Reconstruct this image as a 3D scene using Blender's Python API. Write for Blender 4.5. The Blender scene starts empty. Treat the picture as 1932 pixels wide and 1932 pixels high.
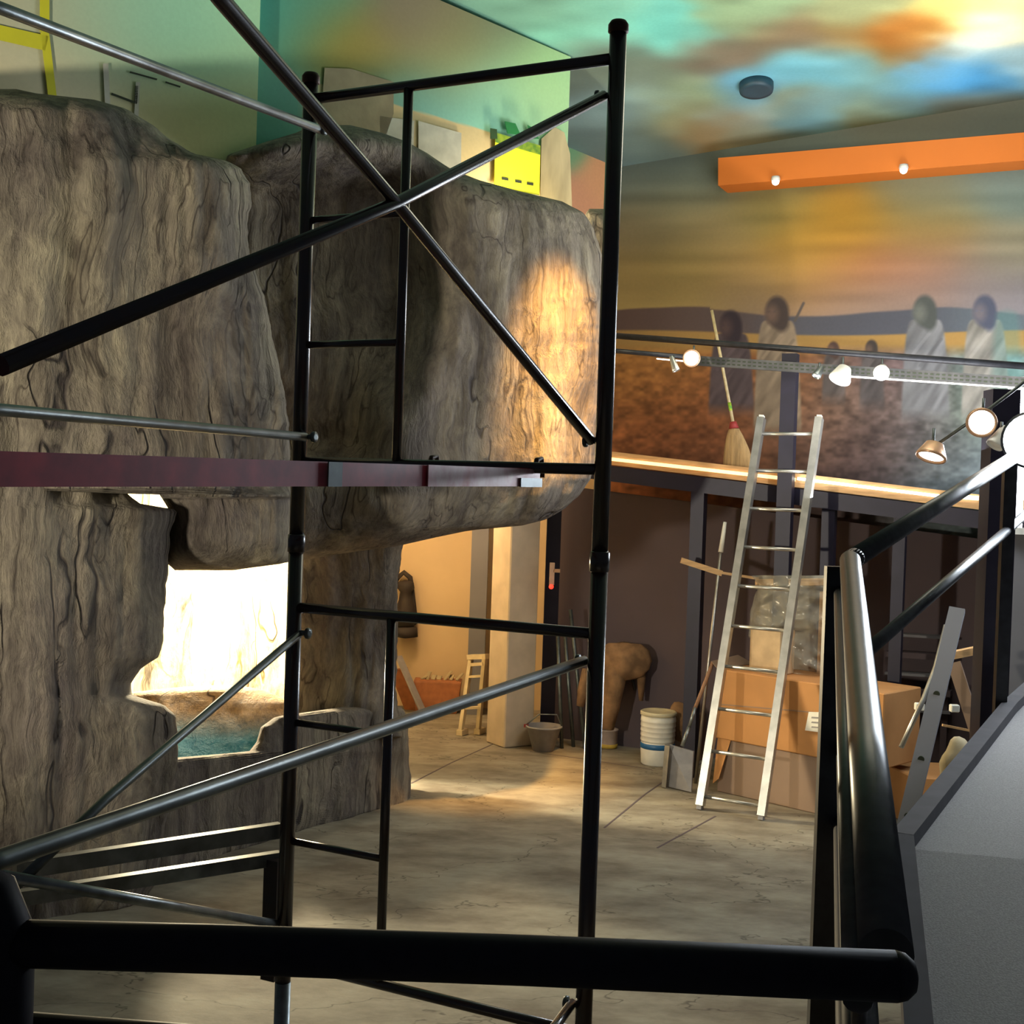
import bpy, bmesh, math, random
import numpy as np
from mathutils import Vector, Matrix, noise

random.seed(4)
scn = bpy.context.scene
COL = scn.collection

# ------------------------------------------------------------------ camera
F = 2400.0
CAMZ = 2.3
TH = math.radians(1.95)
PT = math.radians(1.0)
fwd = Vector((0, math.cos(PT), -math.sin(PT)))
up0 = Vector((0, math.sin(PT), math.cos(PT)))
rx0 = Vector((1, 0, 0))
R_ = rx0 * math.cos(TH) + up0 * math.sin(TH)
U_ = -rx0 * math.sin(TH) + up0 * math.cos(TH)
cam = bpy.data.cameras.new('camera')
camo = bpy.data.objects.new('camera', cam)
COL.objects.link(camo)
mw = Matrix((R_, U_, -fwd)).transposed().to_4x4()
mw.translation = Vector((0, 0, CAMZ))
camo.matrix_world = mw
cam.sensor_width = 36
cam.lens = 36 * F / 1932
cam.clip_start = 0.05
scn.camera = camo
CP = Vector((0, 0, CAMZ))

# ------------------------------------------------------------------ world, exposure
w = bpy.data.worlds.new('world'); scn.world = w; w.use_nodes = True
w.node_tree.nodes['Background'].inputs[0].default_value = (0.50, 0.56, 0.66, 1)
w.node_tree.nodes['Background'].inputs[1].default_value = 0.07
scn.view_settings.view_transform = 'Standard'
scn.view_settings.look = 'None'
scn.view_settings.exposure = 0.0
scn.view_settings.gamma = 1

def ray(px, py):
    return (fwd + R_ * ((px - 966) / F) + U_ * ((966 - py) / F)).normalized()
def at(px, py, D):
    d = ray(px, py); return CP + d * (D / d.y)
def onz(px, py, z=0.0):
    d = ray(px, py); return CP + d * ((z - CAMZ) / d.z)
def onpl(px, py, P, n):
    d = ray(px, py); return CP + d * ((Vector(P) - CP).dot(n) / d.dot(n))
def proj(p):
    v = p - CP; z = v.dot(fwd)
    return 966 + F * v.dot(R_) / z, 966 - F * v.dot(U_) / z

u = Vector((.901, -.433, 0)).normalized()
v = Vector((.433, .901, 0)).normalized()
Z = Vector((0, 0, 1))

def light(kind, name, loc, tgt, energy, col, **k):
    l = bpy.data.lights.new(name, kind); l.energy = energy; l.color = col
    for a, b in k.items(): setattr(l, a, b)
    o = bpy.data.objects.new(name, l); COL.objects.link(o); o.location = loc
    if tgt is not None:
        o.rotation_euler = (Vector(tgt) - Vector(loc)).to_track_quat('-Z', 'Y').to_euler()
    return o
# work lamp standing low on the left, outside the picture: rakes over the rock and casts its shadow
light('SPOT', 'work_light', (-4.7, 1.7, 2.0), (-1.7, 7.2, 3.3), 1350, (1.0, .91, .70), spot_size=1.15, spot_blend=.6, shadow_soft_size=.16)
# uplights for the painted sky
light('AREA', 'sky_uplight', (2.9, 8.6, 2.6), (1.9, 8.8, 5.6), 120, (.95, .97, 1.0), size=1.8)
# mural wash from the valance
light('AREA', 'mural_wash', (2.3, 8.4, 4.9), (2.9, 11.0, 3.4), 50, (1.0, .92, .78), size=2.0)
# window / doorway daylight on the right
light('AREA', 'doorway_daylight', (4.6, 7.9, 3.2), (1.0, 5.6, 1.4), 80, (.80, .90, 1.0), size=1.2)
# lamp inside the cave, lamp in the back passage
light('POINT', 'cave_lamp', (-2.5, 10.15, 1.65), None, 1300, (1.0, .84, .54), shadow_soft_size=.15)
light('AREA', 'passage_lamp', (-0.9, 11.6, 2.6), (-0.2, 13.0, 1.0), 38, (1.0, .66, .34), size=.6)
# floor light
light('AREA', 'floor_light', (2.0, 6.9, 4.9), (1.3, 7.6, 0), 34, (1.0, .95, .80), size=1.6)

# ------------------------------------------------------------------ materials
def mat(name, col, rough=.7, metal=0., var=.25, scale=8., bump=.0, stretch=(1, 1, 1), col2=None, emit=None, estr=0, alpha=1., trans=0., spec=None):
    m = bpy.data.materials.new(name); m.use_nodes = True
    nt = m.node_tree; b = nt.nodes['Principled BSDF']
    tc = nt.nodes.new('ShaderNodeTexCoord'); mp = nt.nodes.new('ShaderNodeMapping'); mp.inputs['Scale'].default_value = stretch
    nt.links.new(tc.outputs['Object'], mp.inputs[0])
    n = nt.nodes.new('ShaderNodeTexNoise'); n.inputs['Scale'].default_value = scale; n.inputs['Detail'].default_value = 6
    nt.links.new(mp.outputs[0], n.inputs[0])
    r = nt.nodes.new('ShaderNodeValToRGB')
    c = Vector(col[:3]); c2 = Vector(col2[:3]) if col2 else c * (1 - var)
    r.color_ramp.elements[0].position = .35; r.color_ramp.elements[1].position = .65
    r.color_ramp.elements[0].color = (*c2, 1); r.color_ramp.elements[1].color = (*c, 1)
    nt.links.new(n.outputs['Fac'], r.inputs[0]); nt.links.new(r.outputs[0], b.inputs['Base Color'])
    b.inputs['Roughness'].default_value = rough; b.inputs['Metallic'].default_value = metal
    if spec is not None: b.inputs['Specular IOR Level'].default_value = spec
    b.inputs['Alpha'].default_value = alpha
    b.inputs['Transmission Weight'].default_value = trans
    if bump:
        bp = nt.nodes.new('ShaderNodeBump'); bp.inputs['Strength'].default_value = bump; bp.inputs['Distance'].default_value = .02
        nt.links.new(n.outputs['Fac'], bp.inputs['Height']); nt.links.new(bp.outputs[0], b.inputs['Normal'])
    if emit:
        b.inputs['Emission Color'].default_value = (*emit, 1); b.inputs['Emission Strength'].default_value = estr
    return m

def rock_mat(name, ca, cb, crack, zpaint=None, k=1.):
    m = bpy.data.materials.new(name); m.use_nodes = True
    nt = m.node_tree; N = nt.nodes; L = nt.links; b = N['Principled BSDF']
    tc = N.new('ShaderNodeTexCoord')
    wn = N.new('ShaderNodeTexNoise'); wn.inputs['Scale'].default_value = 1.3; wn.inputs['Detail'].default_value = 3
    L.new(tc.outputs['Object'], wn.inputs[0])
    sb = N.new('ShaderNodeVectorMath'); sb.operation = 'SUBTRACT'; sb.inputs[1].default_value = (.5, .5, .5); L.new(wn.outputs['Color'], sb.inputs[0])
    sc = N.new('ShaderNodeVectorMath'); sc.operation = 'MULTIPLY'; sc.inputs[1].default_value = (.35, .35, .8); L.new(sb.outputs[0], sc.inputs[0])
    ad = N.new('ShaderNodeVectorMath'); ad.operation = 'ADD'; L.new(tc.outputs['Object'], ad.inputs[0]); L.new(sc.outputs[0], ad.inputs[1])
    def noi(scale, st, det=6, rough=.6):
        mp = N.new('ShaderNodeMapping'); mp.inputs['Scale'].default_value = st; L.new(ad.outputs[0], mp.inputs[0])
        n = N.new('ShaderNodeTexNoise'); n.inputs['Scale'].default_value = scale; n.inputs['Detail'].default_value = det; n.inputs['Roughness'].default_value = rough
        L.new(mp.outputs[0], n.inputs[0]); return n
    def ramp(fac, stops):
        r = N.new('ShaderNodeValToRGB'); e = r.color_ramp.elements
        while len(e) < len(stops): e.new(.5)
        for i, (p, c) in enumerate(stops): e[i].position = p; e[i].color = (*c, 1)
        L.new(fac, r.inputs[0]); return r
    def mix(fac, a, bb, mode='MIX'):
        x = N.new('ShaderNodeMix'); x.data_type = 'RGBA'; x.blend_type = mode
        if isinstance(fac, float): x.inputs[0].default_value = fac
        else: L.new(fac, x.inputs[0])
        L.new(a, x.inputs[6]); L.new(bb, x.inputs[7]); return x.outputs[2]
    mid = tuple((p + q) / 2 for p, q in zip(ca, cb))
    n1 = noi(1.6, (1, 1, .6)); n2 = noi(5, (1, 1, .13), 8, .65); n3 = noi(26, (1, 1, .35), 6, .7); n4 = noi(2.1, (1.4, 1.4, .06), 2, .45); n5 = noi(2.2, (1, 1, .7), 3, .5)
    base = ramp(n1.outputs['Fac'], [(.3, ca), (.5, mid), (.68, cb)])
    dark = ramp(n2.outputs['Fac'], [(.34, (.38, .35, .35)), (.50, (.82, .80, .80)), (.66, (1.18, 1.16, 1.10))])
    c1 = mix(1.0, base.outputs[0], dark.outputs[0], 'MULTIPLY')
    sp = ramp(n3.outputs['Fac'], [(.35, (.62, .6, .62)), (.65, (1.3, 1.3, 1.25))])
    c2 = mix(.8, c1, sp.outputs[0], 'MULTIPLY')
    # thin cracks: |n4-.5|
    s1 = N.new('ShaderNodeMath'); s1.operation = 'SUBTRACT'; s1.inputs[1].default_value = .5; L.new(n4.outputs['Fac'], s1.inputs[0])
    s2 = N.new('ShaderNodeMath'); s2.operation = 'ABSOLUTE'; L.new(s1.outputs[0], s2.inputs[0])
    cr0 = ramp(s2.outputs[0], [(.0015, (0, 0, 0)), (.009, (1, 1, 1))])
    gate = ramp(n5.outputs['Fac'], [(.46, (1, 1, 1)), (.58, (0, 0, 0))])
    cr = N.new('ShaderNodeMix'); cr.data_type = 'RGBA'; cr.blend_type = 'LIGHTEN'; cr.inputs[0].default_value = 1.0
    L.new(cr0.outputs[0], cr.inputs[6]); L.new(gate.outputs[0], cr.inputs[7])
    n6 = noi(7.5, (1.2, 1.2, .045), 2, .4); t1 = N.new('ShaderNodeMath'); t1.operation = 'SUBTRACT'; t1.inputs[1].default_value = .5; L.new(n6.outputs['Fac'], t1.inputs[0])
    t2 = N.new('ShaderNodeMath'); t2.operation = 'ABSOLUTE'; L.new(t1.outputs[0], t2.inputs[0])
    fr = ramp(t2.outputs[0], [(.0, (.30, .27, .27)), (.022, (1, 1, 1))])
    n7 = noi(1.9, (1, 1, .5), 3, .5); g2 = ramp(n7.outputs['Fac'], [(.44, (0, 0, 0)), (.56, (1, 1, 1))])
    c2b = mix(1.0, c2, fr.outputs[0], 'MULTIPLY'); c2 = mix(g2.outputs[0], c2, c2b)
    cm = N.new('ShaderNodeRGB'); cm.outputs[0].default_value = (*crack, 1)
    c3 = mix(cr.outputs[2], cm.outputs[0], c2)
    out = c3
    if zpaint:
        z0, z1, pc = zpaint
        geo = N.new('ShaderNodeNewGeometry'); sx = N.new('ShaderNodeSeparateXYZ'); L.new(geo.outputs['Position'], sx.inputs[0])
        mr = N.new('ShaderNodeMapRange'); mr.inputs[1].default_value = z0; mr.inputs[2].default_value = z1
        L.new(sx.outputs['Z'], mr.inputs[0]); pr = N.new('ShaderNodeRGB'); pr.outputs[0].default_value = (*pc, 1)
        out = mix(mr.outputs[0], pr.outputs[0], c3)
    L.new(out, b.inputs['Base Color']); b.inputs['Roughness'].default_value = .85
    a1 = N.new('ShaderNodeMath'); a1.operation = 'ADD'; L.new(n2.outputs['Fac'], a1.inputs[0])
    m3 = N.new('ShaderNodeMath'); m3.operation = 'MULTIPLY'; m3.inputs[1].default_value = .35; L.new(n3.outputs['Fac'], m3.inputs[0]); L.new(m3.outputs[0], a1.inputs[1])
    a2 = N.new('ShaderNodeMath'); a2.operation = 'MULTIPLY_ADD'; a2.inputs[1].default_value = .35
    L.new(cr.outputs[2], a2.inputs[0]); L.new(a1.outputs[0], a2.inputs[2])
    bp = N.new('ShaderNodeBump'); bp.inputs['Strength'].default_value = .9; bp.inputs['Distance'].default_value = .07
    L.new(a2.outputs[0], bp.inputs['Height']); L.new(bp.outputs[0], b.inputs['Normal'])
    return m

M = {}
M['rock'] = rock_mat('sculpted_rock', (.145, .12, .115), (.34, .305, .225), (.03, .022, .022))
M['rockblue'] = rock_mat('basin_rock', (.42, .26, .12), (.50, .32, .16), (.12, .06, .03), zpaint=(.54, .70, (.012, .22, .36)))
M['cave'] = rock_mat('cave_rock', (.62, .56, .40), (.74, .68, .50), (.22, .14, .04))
M['concrete'] = None
M['black_steel'] = mat('black_scaffold_steel', (.018, .015, .020), .26, .0, .5, 30, col2=(.035, .016, .010), spec=.75)
M['rust'] = mat('rusty_steel', (.07, .03, .015), .5, .5, .6, 25)
M['galv'] = mat('galvanised_steel', (.26, .29, .30), .35, .8, .45, 14)
M['galvdark'] = mat('dull_galvanised_steel', (.13, .15, .15), .4, .7, .4, 14)
M['rail'] = mat('black_powder_coat', (.012, .011, .018), .62, 0, .3, 40, spec=.18)
M['railgrey'] = mat('dark_grey_rail', (.03, .031, .038), .36, .1, .4, 20, spec=.45)
M['alu'] = mat('aluminium', (.50, .49, .46), .36, .85, .25, 12)
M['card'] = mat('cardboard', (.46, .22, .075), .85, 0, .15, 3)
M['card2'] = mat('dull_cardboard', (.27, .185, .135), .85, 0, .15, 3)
M['wood'] = mat('pine_board', (.60, .36, .16), .6, 0, .3, 6, stretch=(1, 1, 8))
M['plastic'] = mat('clear_plastic_film', (.50, .48, .40), .16, 0, .3, 5, bump=.9, alpha=.40)
M['white'] = mat('white_plastic', (.78, .77, .70), .35, 0, .12, 10)
M['blue'] = mat('blue_band', (.02, .13, .32), .4)
M['greyplastic'] = mat('grey_plastic', (.28, .27, .28), .45, 0, .2, 12)
M['cream'] = mat('cream_plastic', (.72, .60, .38), .45)
M['crate'] = mat('terracotta_plastic', (.36, .13, .05), .6, 0, .25, 15)
M['blackcloth'] = mat('black_webbing', (.025, .018, .015), .8)
M['browncloth'] = mat('brown_dust_sheet', (.27, .15, .07), .9, 0, .45, 9, bump=.5)
M['darkwall'] = mat('dark_wall_paint', (.085, .062, .072), .85, 0, .15, 1.5)
M['darkpost'] = mat('dark_blue_steel_post', (.014, .012, .028), .45, .3, .2, 10)
M['beige'] = mat('beige_plaster', (.56, .42, .25), .85, 0, .1, 2)
M['colcon'] = mat('painted_concrete_column', (.60, .50, .38), .8, 0, .18, 5, bump=.2)
M['greywall'] = mat('grey_wall_paint', (.16, .16, .18), .8, 0, .12, 2)
M['carpet'] = mat('grey_ramp_covering', (.36, .345, .35), .95, 0, .3, 170, bump=.15)
M['orange'] = mat('orange_paint', (.60, .155, .012), .7, 0, .06, 2)
M['yellow'] = mat('yellow_tape', (.66, .62, .03), .5, 0, .1, 6)
M['signyellow'] = mat('yellow_film', (.90, .90, .03), .5, 0, .04, 6)
M['green'] = mat('green_tape', (.01, .22, .05), .5)
M['whitemark'] = mat('pale_tape', (.62, .60, .50), .6)
M['ink'] = mat('dark_ink', (.03, .04, .02), .7)
M['paper'] = mat('brown_masking_paper', (.40, .33, .20), .8, 0, .25, 6, bump=.3)
M['lightpanel'] = mat('stained_translucent_sheet', (.62, .50, .28), .5, 0, .45, 5, stretch=(1, 1, .25))
M['glow'] = mat('lamp_face', (1, .95, .85), .5, emit=(1, .93, .8), estr=7)
M['glowwarm'] = mat('warm_strip', (1, .8, .5), .5, emit=(1, .62, .28), estr=1.6)
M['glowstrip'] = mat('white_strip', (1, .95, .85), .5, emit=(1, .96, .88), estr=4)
M['daylight'] = mat('daylit_glass', (1, 1, 1), .3, emit=(.86, .94, 1), estr=20)
M['lampring'] = mat('lamp_housing', (.75, .45, .28), .35, .5, .2, 10)
M['lampwhite'] = mat('white_lamp_housing', (.75, .75, .72), .35)
M['redled'] = mat('red_indicator', (1, .05, .03), .5, emit=(1, .04, .02), estr=2)
M['straw'] = mat('broom_straw', (.42, .27, .12), .9, 0, .4, 40, stretch=(1, 1, .1), bump=.5)
M['red'] = mat('red_binding', (.35, .03, .03), .6)
M['darkdisc'] = mat('dark_blue_plastic', (.02, .06, .09), .5)
M['skyblue'] = mat('sky_blue_plastic', (.10, .36, .50), .6)

# red worn plank paint
def red_mat():
    m = mat('worn_red_paint', (.62, .06, .09), .45, .0, .35, 14, col2=(.36, .045, .07))
    return m
M['redpaint'] = red_mat()
M['worn'] = mat('worn_bare_plank_end', (.62, .42, .43), .4, .1, .5, 10, col2=(.36, .06, .07))

# concrete floor with cracks and stains
def floor_mat():
    m = bpy.data.materials.new('concrete_floor'); m.use_nodes = True
    nt = m.node_tree; N = nt.nodes; L = nt.links; b = N['Principled BSDF']
    g = N.new('ShaderNodeNewGeometry')
    mp = N.new('ShaderNodeMapping'); mp.inputs['Rotation'].default_value = (0, 0, .45); mp.inputs['Scale'].default_value = (1, 1.8, 1); L.new(g.outputs['Position'], mp.inputs[0])
    a = N.new('ShaderNodeTexNoise'); a.inputs['Scale'].default_value = 1.7; a.inputs['Detail'].default_value = 9; a.inputs['Roughness'].default_value = .65; L.new(mp.outputs[0], a.inputs[0])
    r = N.new('ShaderNodeValToRGB'); r.color_ramp.elements[0].position = .36; r.color_ramp.elements[0].color = (.135, .11, .08, 1)
    r.color_ramp.elements[1].position = .64; r.color_ramp.elements[1].color = (.29, .265, .205, 1); L.new(a.outputs['Fac'], r.inputs[0])
    c = N.new('ShaderNodeTexNoise'); c.inputs['Scale'].default_value = .8; c.inputs['Detail'].default_value = 5; L.new(mp.outputs[0], c.inputs[0])
    s = N.new('ShaderNodeMath'); s.operation = 'SUBTRACT'; s.inputs[1].default_value = .5; L.new(c.outputs['Fac'], s.inputs[0])
    s2 = N.new('ShaderNodeMath'); s2.operation = 'ABSOLUTE'; L.new(s.outputs[0], s2.inputs[0])
    cr = N.new('ShaderNodeValToRGB'); cr.color_ramp.elements[0].position = .0004; cr.color_ramp.elements[0].color = (.25, .22, .2, 1); cr.color_ramp.elements[1].position = .002; L.new(s2.outputs[0], cr.inputs[0])
    x = N.new('ShaderNodeMix'); x.data_type = 'RGBA'; x.blend_type = 'MULTIPLY'; x.inputs[0].default_value = .8; L.new(r.outputs[0], x.inputs[6]); L.new(cr.outputs[0], x.inputs[7])
    L.new(x.outputs[2], b.inputs['Base Color']); b.inputs['Roughness'].default_value = .8
    bp = N.new('ShaderNodeBump'); bp.inputs['Strength'].default_value = .3; bp.inputs['Distance'].default_value = .02; L.new(a.outputs['Fac'], bp.inputs['Height']); L.new(bp.outputs[0], b.inputs['Normal'])
    return m
M['concrete'] = floor_mat()

# ------------------------------------------------------------------ object helpers
def tag(o, label=None, cat=None, group=None, kind=None):
    if label: o['label'] = label
    if cat: o['category'] = cat
    if group: o['group'] = group
    if kind: o['kind'] = kind
    return o
def empty(name, loc, label, cat, group=None):
    o = bpy.data.objects.new(name, None); COL.objects.link(o); o.location = loc; o.empty_display_size = .1
    bpy.context.view_layer.update()
    return tag(o, label, cat, group)
def obj(name, bm, m, parent=None, smooth=False, origin=None):
    me = bpy.data.meshes.new(name)
    if origin is None:
        if parent is not None:
            rt_ = parent
            while rt_.parent is not None: rt_ = rt_.parent
            origin = rt_.location.copy()
        else:
            xs = [q.co for q in bm.verts]
            origin = Vector(((min(c.x for c in xs) + max(c.x for c in xs)) / 2, (min(c.y for c in xs) + max(c.y for c in xs)) / 2, min(c.z for c in xs)))
    origin = Vector(origin)
    bmesh.ops.translate(bm, verts=bm.verts, vec=-origin)
    bmesh.ops.recalc_face_normals(bm, faces=bm.faces)
    bm.to_mesh(me); bm.free()
    if smooth:
        for p in me.polygons: p.use_smooth = True
    me.materials.append(M[m] if isinstance(m, str) else m)
    o = bpy.data.objects.new(name, me); COL.objects.link(o)
    if parent is not None:
        o.parent = parent
        o.location = (0, 0, 0)      # children keep their parent's origin
    else:
        o.location = origin
    return o
def B(): return bmesh.new()
def frame_of(d):
    d = d.normalized(); a = Z if abs(d.z) < .95 else Vector((1, 0, 0))
    s = d.cross(a).normalized(); return s, s.cross(d).normalized()
def tube(bm, pts, r, n=14, cap=True, radii=None):
    pts = [Vector(p) for p in pts]; rings = []
    for i, p in enumerate(pts):
        d = (pts[min(i + 1, len(pts) - 1)] - pts[max(i - 1, 0)])
        s, t = frame_of(d); rr = radii[i] if radii else r
        rings.append([bm.verts.new(p + (s * math.cos(2 * math.pi * k / n) + t * math.sin(2 * math.pi * k / n)) * rr) for k in range(n)])
    for a, b in zip(rings, rings[1:]):
        for k in range(n):
            f = bm.faces.new((a[k], a[(k + 1) % n], b[(k + 1) % n], b[k])); f.smooth = True
    if cap:
        bm.faces.new(rings[0]); bm.faces.new(rings[-1][::-1])
    return bm
def beam(bm, a, b, wd, ht, upv=None):
    """rectangular bar from a to b; wd across, ht along upv"""
    a = Vector(a); b = Vector(b); d = (b - a).normalized()
    upv = Vector(upv) if upv is not None else (Z if abs(d.z) < .9 else v)
    s = d.cross(upv).normalized(); t = s.cross(d).normalized()
    vs = []
    for p in (a, b):
        for i, j in ((-1, -1), (1, -1), (1, 1), (-1, 1)):
            vs.append(bm.verts.new(p + s * i * wd / 2 + t * j * ht / 2))
    for q in ((0, 1, 2, 3), (7, 6, 5, 4), (0, 4, 5, 1), (1, 5, 6, 2), (2, 6, 7, 3), (3, 7, 4, 0)):
        bm.faces.new([vs[i] for i in q])
    return bm
def boxv(bm, o, a, b, c):
    """box from corner o with edge vectors a,b,c"""
    o = Vector(o); P = [o, o + a, o + a + b, o + b]; P += [p + c for p in P]
    vs = [bm.verts.new(p) for p in P]
    for q in ((3, 2, 1, 0), (4, 5, 6, 7), (0, 1, 5, 4), (1, 2, 6, 5), (2, 3, 7, 6), (3, 0, 4, 7)):
        bm.faces.new([vs[i] for i in q])
    return bm
def prism(bm, pts, d):
    A = [bm.verts.new(Vector(p)) for p in pts]; C = [bm.verts.new(Vector(p) + d) for p in pts]
    bm.faces.new(A); bm.faces.new(C[::-1]); n = len(A)
    for i in range(n): bm.faces.new((A[i], C[i], C[(i + 1) % n], A[(i + 1) % n]))
    return bm
def lathe(bm, c, prof, n=32, axis=Z):
    s, t = frame_of(Vector(axis)); ax = Vector(axis).normalized(); rings = []
    for r, h in prof:
        rings.append([bm.verts.new(Vector(c) + ax * h + (s * math.cos(2 * math.pi * k / n) + t * math.sin(2 * math.pi * k / n)) * max(r, .0005)) for k in range(n)])
    for a, b in zip(rings, rings[1:]):
        for k in range(n):
            f = bm.faces.new((a[k], a[(k + 1) % n], b[(k + 1) % n], b[k])); f.smooth = True
    bm.faces.new(rings[0]); bm.faces.new(rings[-1][::-1])
    return bm
def bev(bm, w=.01, seg=2):
    bmesh.ops.bevel(bm, geom=bm.edges[:], offset=w, segments=seg, affect='EDGES', profile=.7); return bm

# ------------------------------------------------------------------ painted surfaces; the colours also hold light that fell on them
def lin(c): return np.where(c <= .04045, c / 12.92, ((c + .055) / 1.055) ** 2.4)
def field(pts, px, py, sx=70., sy=45.):
    num = np.zeros(px.shape + (3,)); den = np.zeros(px.shape)
    for x, y, c in pts:
        d2 = ((px - x) / sx) ** 2 + ((py - y) / sy) ** 2
        wgt = np.exp(-.5 * np.minimum(d2, 60)) + 2e-3 / (1 + d2) ** 1.5
        num += wgt[..., None] * np.array(c); den += wgt
    return num / den[..., None] / 255.
def vproj(P):
    V = P - np.array(CP); f = np.array(fwd); z = V @ f
    return 966 + F * (V @ np.array(R_)) / z, 966 - F * (V @ np.array(U_)) / z
def vnoise(X, Y, s, seed=0):
    """smooth value noise on arrays"""
    rng = np.random.RandomState(seed); T = rng.rand(256, 256)
    x = X / s; y = Y / s; xi = np.floor(x).astype(int); yi = np.floor(y).astype(int); fx = x - xi; fy = y - yi
    fx = fx * fx * (3 - 2 * fx); fy = fy * fy * (3 - 2 * fy)
    g = lambda a, b: T[a % 256, b % 256]
    return (g(xi, yi) * (1 - fx) + g(xi + 1, yi) * fx) * (1 - fy) + (g(xi, yi + 1) * (1 - fx) + g(xi + 1, yi + 1) * fx) * fy
def paint_mat():
    m = bpy.data.materials.new('painted_surface_and_light'); m.use_nodes = True; nt = m.node_tree
    b = nt.nodes['Principled BSDF']; at_ = nt.nodes.new('ShaderNodeVertexColor'); at_.layer_name = 'paint'
    tc = nt.nodes.new('ShaderNodeTexCoord'); n = nt.nodes.new('ShaderNodeTexNoise'); n.inputs['Scale'].default_value = 40; n.inputs['Detail'].default_value = 4
    nt.links.new(tc.outputs['Object'], n.inputs[0])
    r = nt.nodes.new('ShaderNodeValToRGB'); r.color_ramp.elements[0].color = (.86, .86, .86, 1); r.color_ramp.elements[1].color = (1, 1, 1, 1); nt.links.new(n.outputs['Fac'], r.inputs[0])
    x = nt.nodes.new('ShaderNodeMix'); x.data_type = 'RGBA'; x.blend_type = 'MULTIPLY'; x.inputs[0].default_value = 1
    nt.links.new(at_.outputs[0], x.inputs[6]); nt.links.new(r.outputs[0], x.inputs[7]); nt.links.new(x.outputs[2], b.inputs['Base Color'])
    b.inputs['Roughness'].default_value = .8; b.inputs['Specular IOR Level'].default_value = .2
    return m
M['paint'] = paint_mat()
def painted(name, P00, P10, P01, P11, n1, n2, fn, k, thick, kind='structure'):
    """quad grid between four corners, painted by fn(px,py,s,t) giving display colours; thick = vector to the back"""
    s = np.linspace(0, 1, n1); t = np.linspace(0, 1, n2); S, T = np.meshgrid(s, t)
    a, b, c, d = [np.array(p) for p in (P00, P10, P01, P11)]
    P = (a * ((1 - S) * (1 - T))[..., None] + b * (S * (1 - T))[..., None] + c * ((1 - S) * T)[..., None] + d * (S * T)[..., None])
    px, py = vproj(P.reshape(-1, 3)); px = px.reshape(S.shape); py = py.reshape(S.shape)
    C = np.clip(lin(np.clip(fn(px, py, S, T), 0, 1)) * k, 0, .93)
    org = (a + b) / 2; verts = (P.reshape(-1, 3) - org).tolist(); idx = np.arange(n1 * n2).reshape(n2, n1)
    faces = np.stack([idx[:-1, :-1], idx[:-1, 1:], idx[1:, 1:], idx[1:, :-1]], -1).reshape(-1, 4).tolist()
    nb = len(verts); verts += [(np.array(q) + np.array(thick) - org).tolist() for q in (P00, P10, P11, P01)]
    faces.append([nb, nb + 1, nb + 2, nb + 3])
    e = [idx[0, :].tolist(), idx[:, -1].tolist(), idx[-1, ::-1].tolist(), idx[::-1, 0].tolist()]
    for i, edge in enumerate(e): faces.append(edge + [nb + (i + 1) % 4, nb + i])
    me = bpy.data.meshes.new(name); me.from_pydata(verts, [], faces)
    ca = me.color_attributes.new('paint', 'FLOAT_COLOR', 'POINT')
    arr = np.ones((len(verts), 4)); arr[:nb, :3] = C.reshape(-1, 3); arr[nb:, :3] = .3
    ca.data.foreach_set('color', arr.ravel()); me.materials.append(M['paint'])
    o = bpy.data.objects.new(name, me); COL.objects.link(o); o.location = org.tolist(); tag(o, kind=kind)
    return o

def ceilz(y): return 5.45 + .18 * (12 - y)

# ---- room shell
bm = B(); boxv(bm, (-6.5, -3, -.2), Vector((15, 0, 0)), Vector((0, 17.5, 0)), Vector((0, 0, .2)))
tag(obj('floor', bm, 'concrete'), kind='structure')

# mural wall
W0 = Vector((2.45, 11.46, 0)); nW = v
def wl(t, z): q = W0 + u * t; return Vector((q.x, q.y, z))
wl0, wl1 = wl(-1.80, 0), wl(4.6, 0)
MP = [(1180, 345, (112, 128, 118)), (1300, 340, (108, 115, 98)), (1300, 300, (100, 120, 115)), (1450, 400, (128, 118, 62)), (1600, 420, (172, 125, 30)), (1540, 460, (176, 126, 34)), (1500, 500, (160, 125, 55)),
      (1750, 370, (118, 122, 95)), (1900, 350, (104, 124, 118)), (1900, 480, (128, 122, 98)), (1740, 440, (150, 122, 60)), (1200, 430, (146, 128, 88)), (1260, 400, (122, 118, 82)), (1330, 440, (150, 128, 82)), (1300, 490, (132, 112, 56)), (1400, 520, (160, 124, 66)),
      (1200, 530, (160, 132, 72)), (1300, 560, (150, 124, 66)), (1420, 565, (132, 108, 84)), (1560, 530, (165, 112, 62)), (1640, 510, (165, 100, 62)), (1750, 500, (150, 104, 84)), (1850, 540, (126, 112, 112)), (1700, 560, (136, 116, 108)), (1600, 570, (134, 114, 104)), (1920, 560, (120, 116, 124)),
      (1700, 220, (104, 106, 92)), (1900, 200, (104, 108, 96)), (1500, 280, (100, 110, 100))]
GR = [(1180, 690, (168, 116, 58)), (1250, 720, (142, 96, 54)), (1200, 800, (124, 78, 48)), (1300, 780, (120, 72, 42)), (1350, 840, (110, 70, 48)), (1450, 720, (128, 84, 52)), (1500, 800, (104, 76, 60)),
      (1620, 760, (102, 84, 72)), (1620, 850, (84, 68, 68)), (1750, 800, (90, 84, 88)), (1850, 760, (92, 112, 96)), (1800, 880, (84, 92, 96)), (1900, 700, (110, 130, 132)), (1700, 720, (98, 80, 84)), (1920, 900, (96, 108, 116))]
def ell(px, py, x, y, a, b, soft=.25):
    d = np.sqrt(((px - x) / a) ** 2 + ((py - y) / b) ** 2); return np.clip((1 + soft - d) / (2 * soft), 0, 1)
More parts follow.
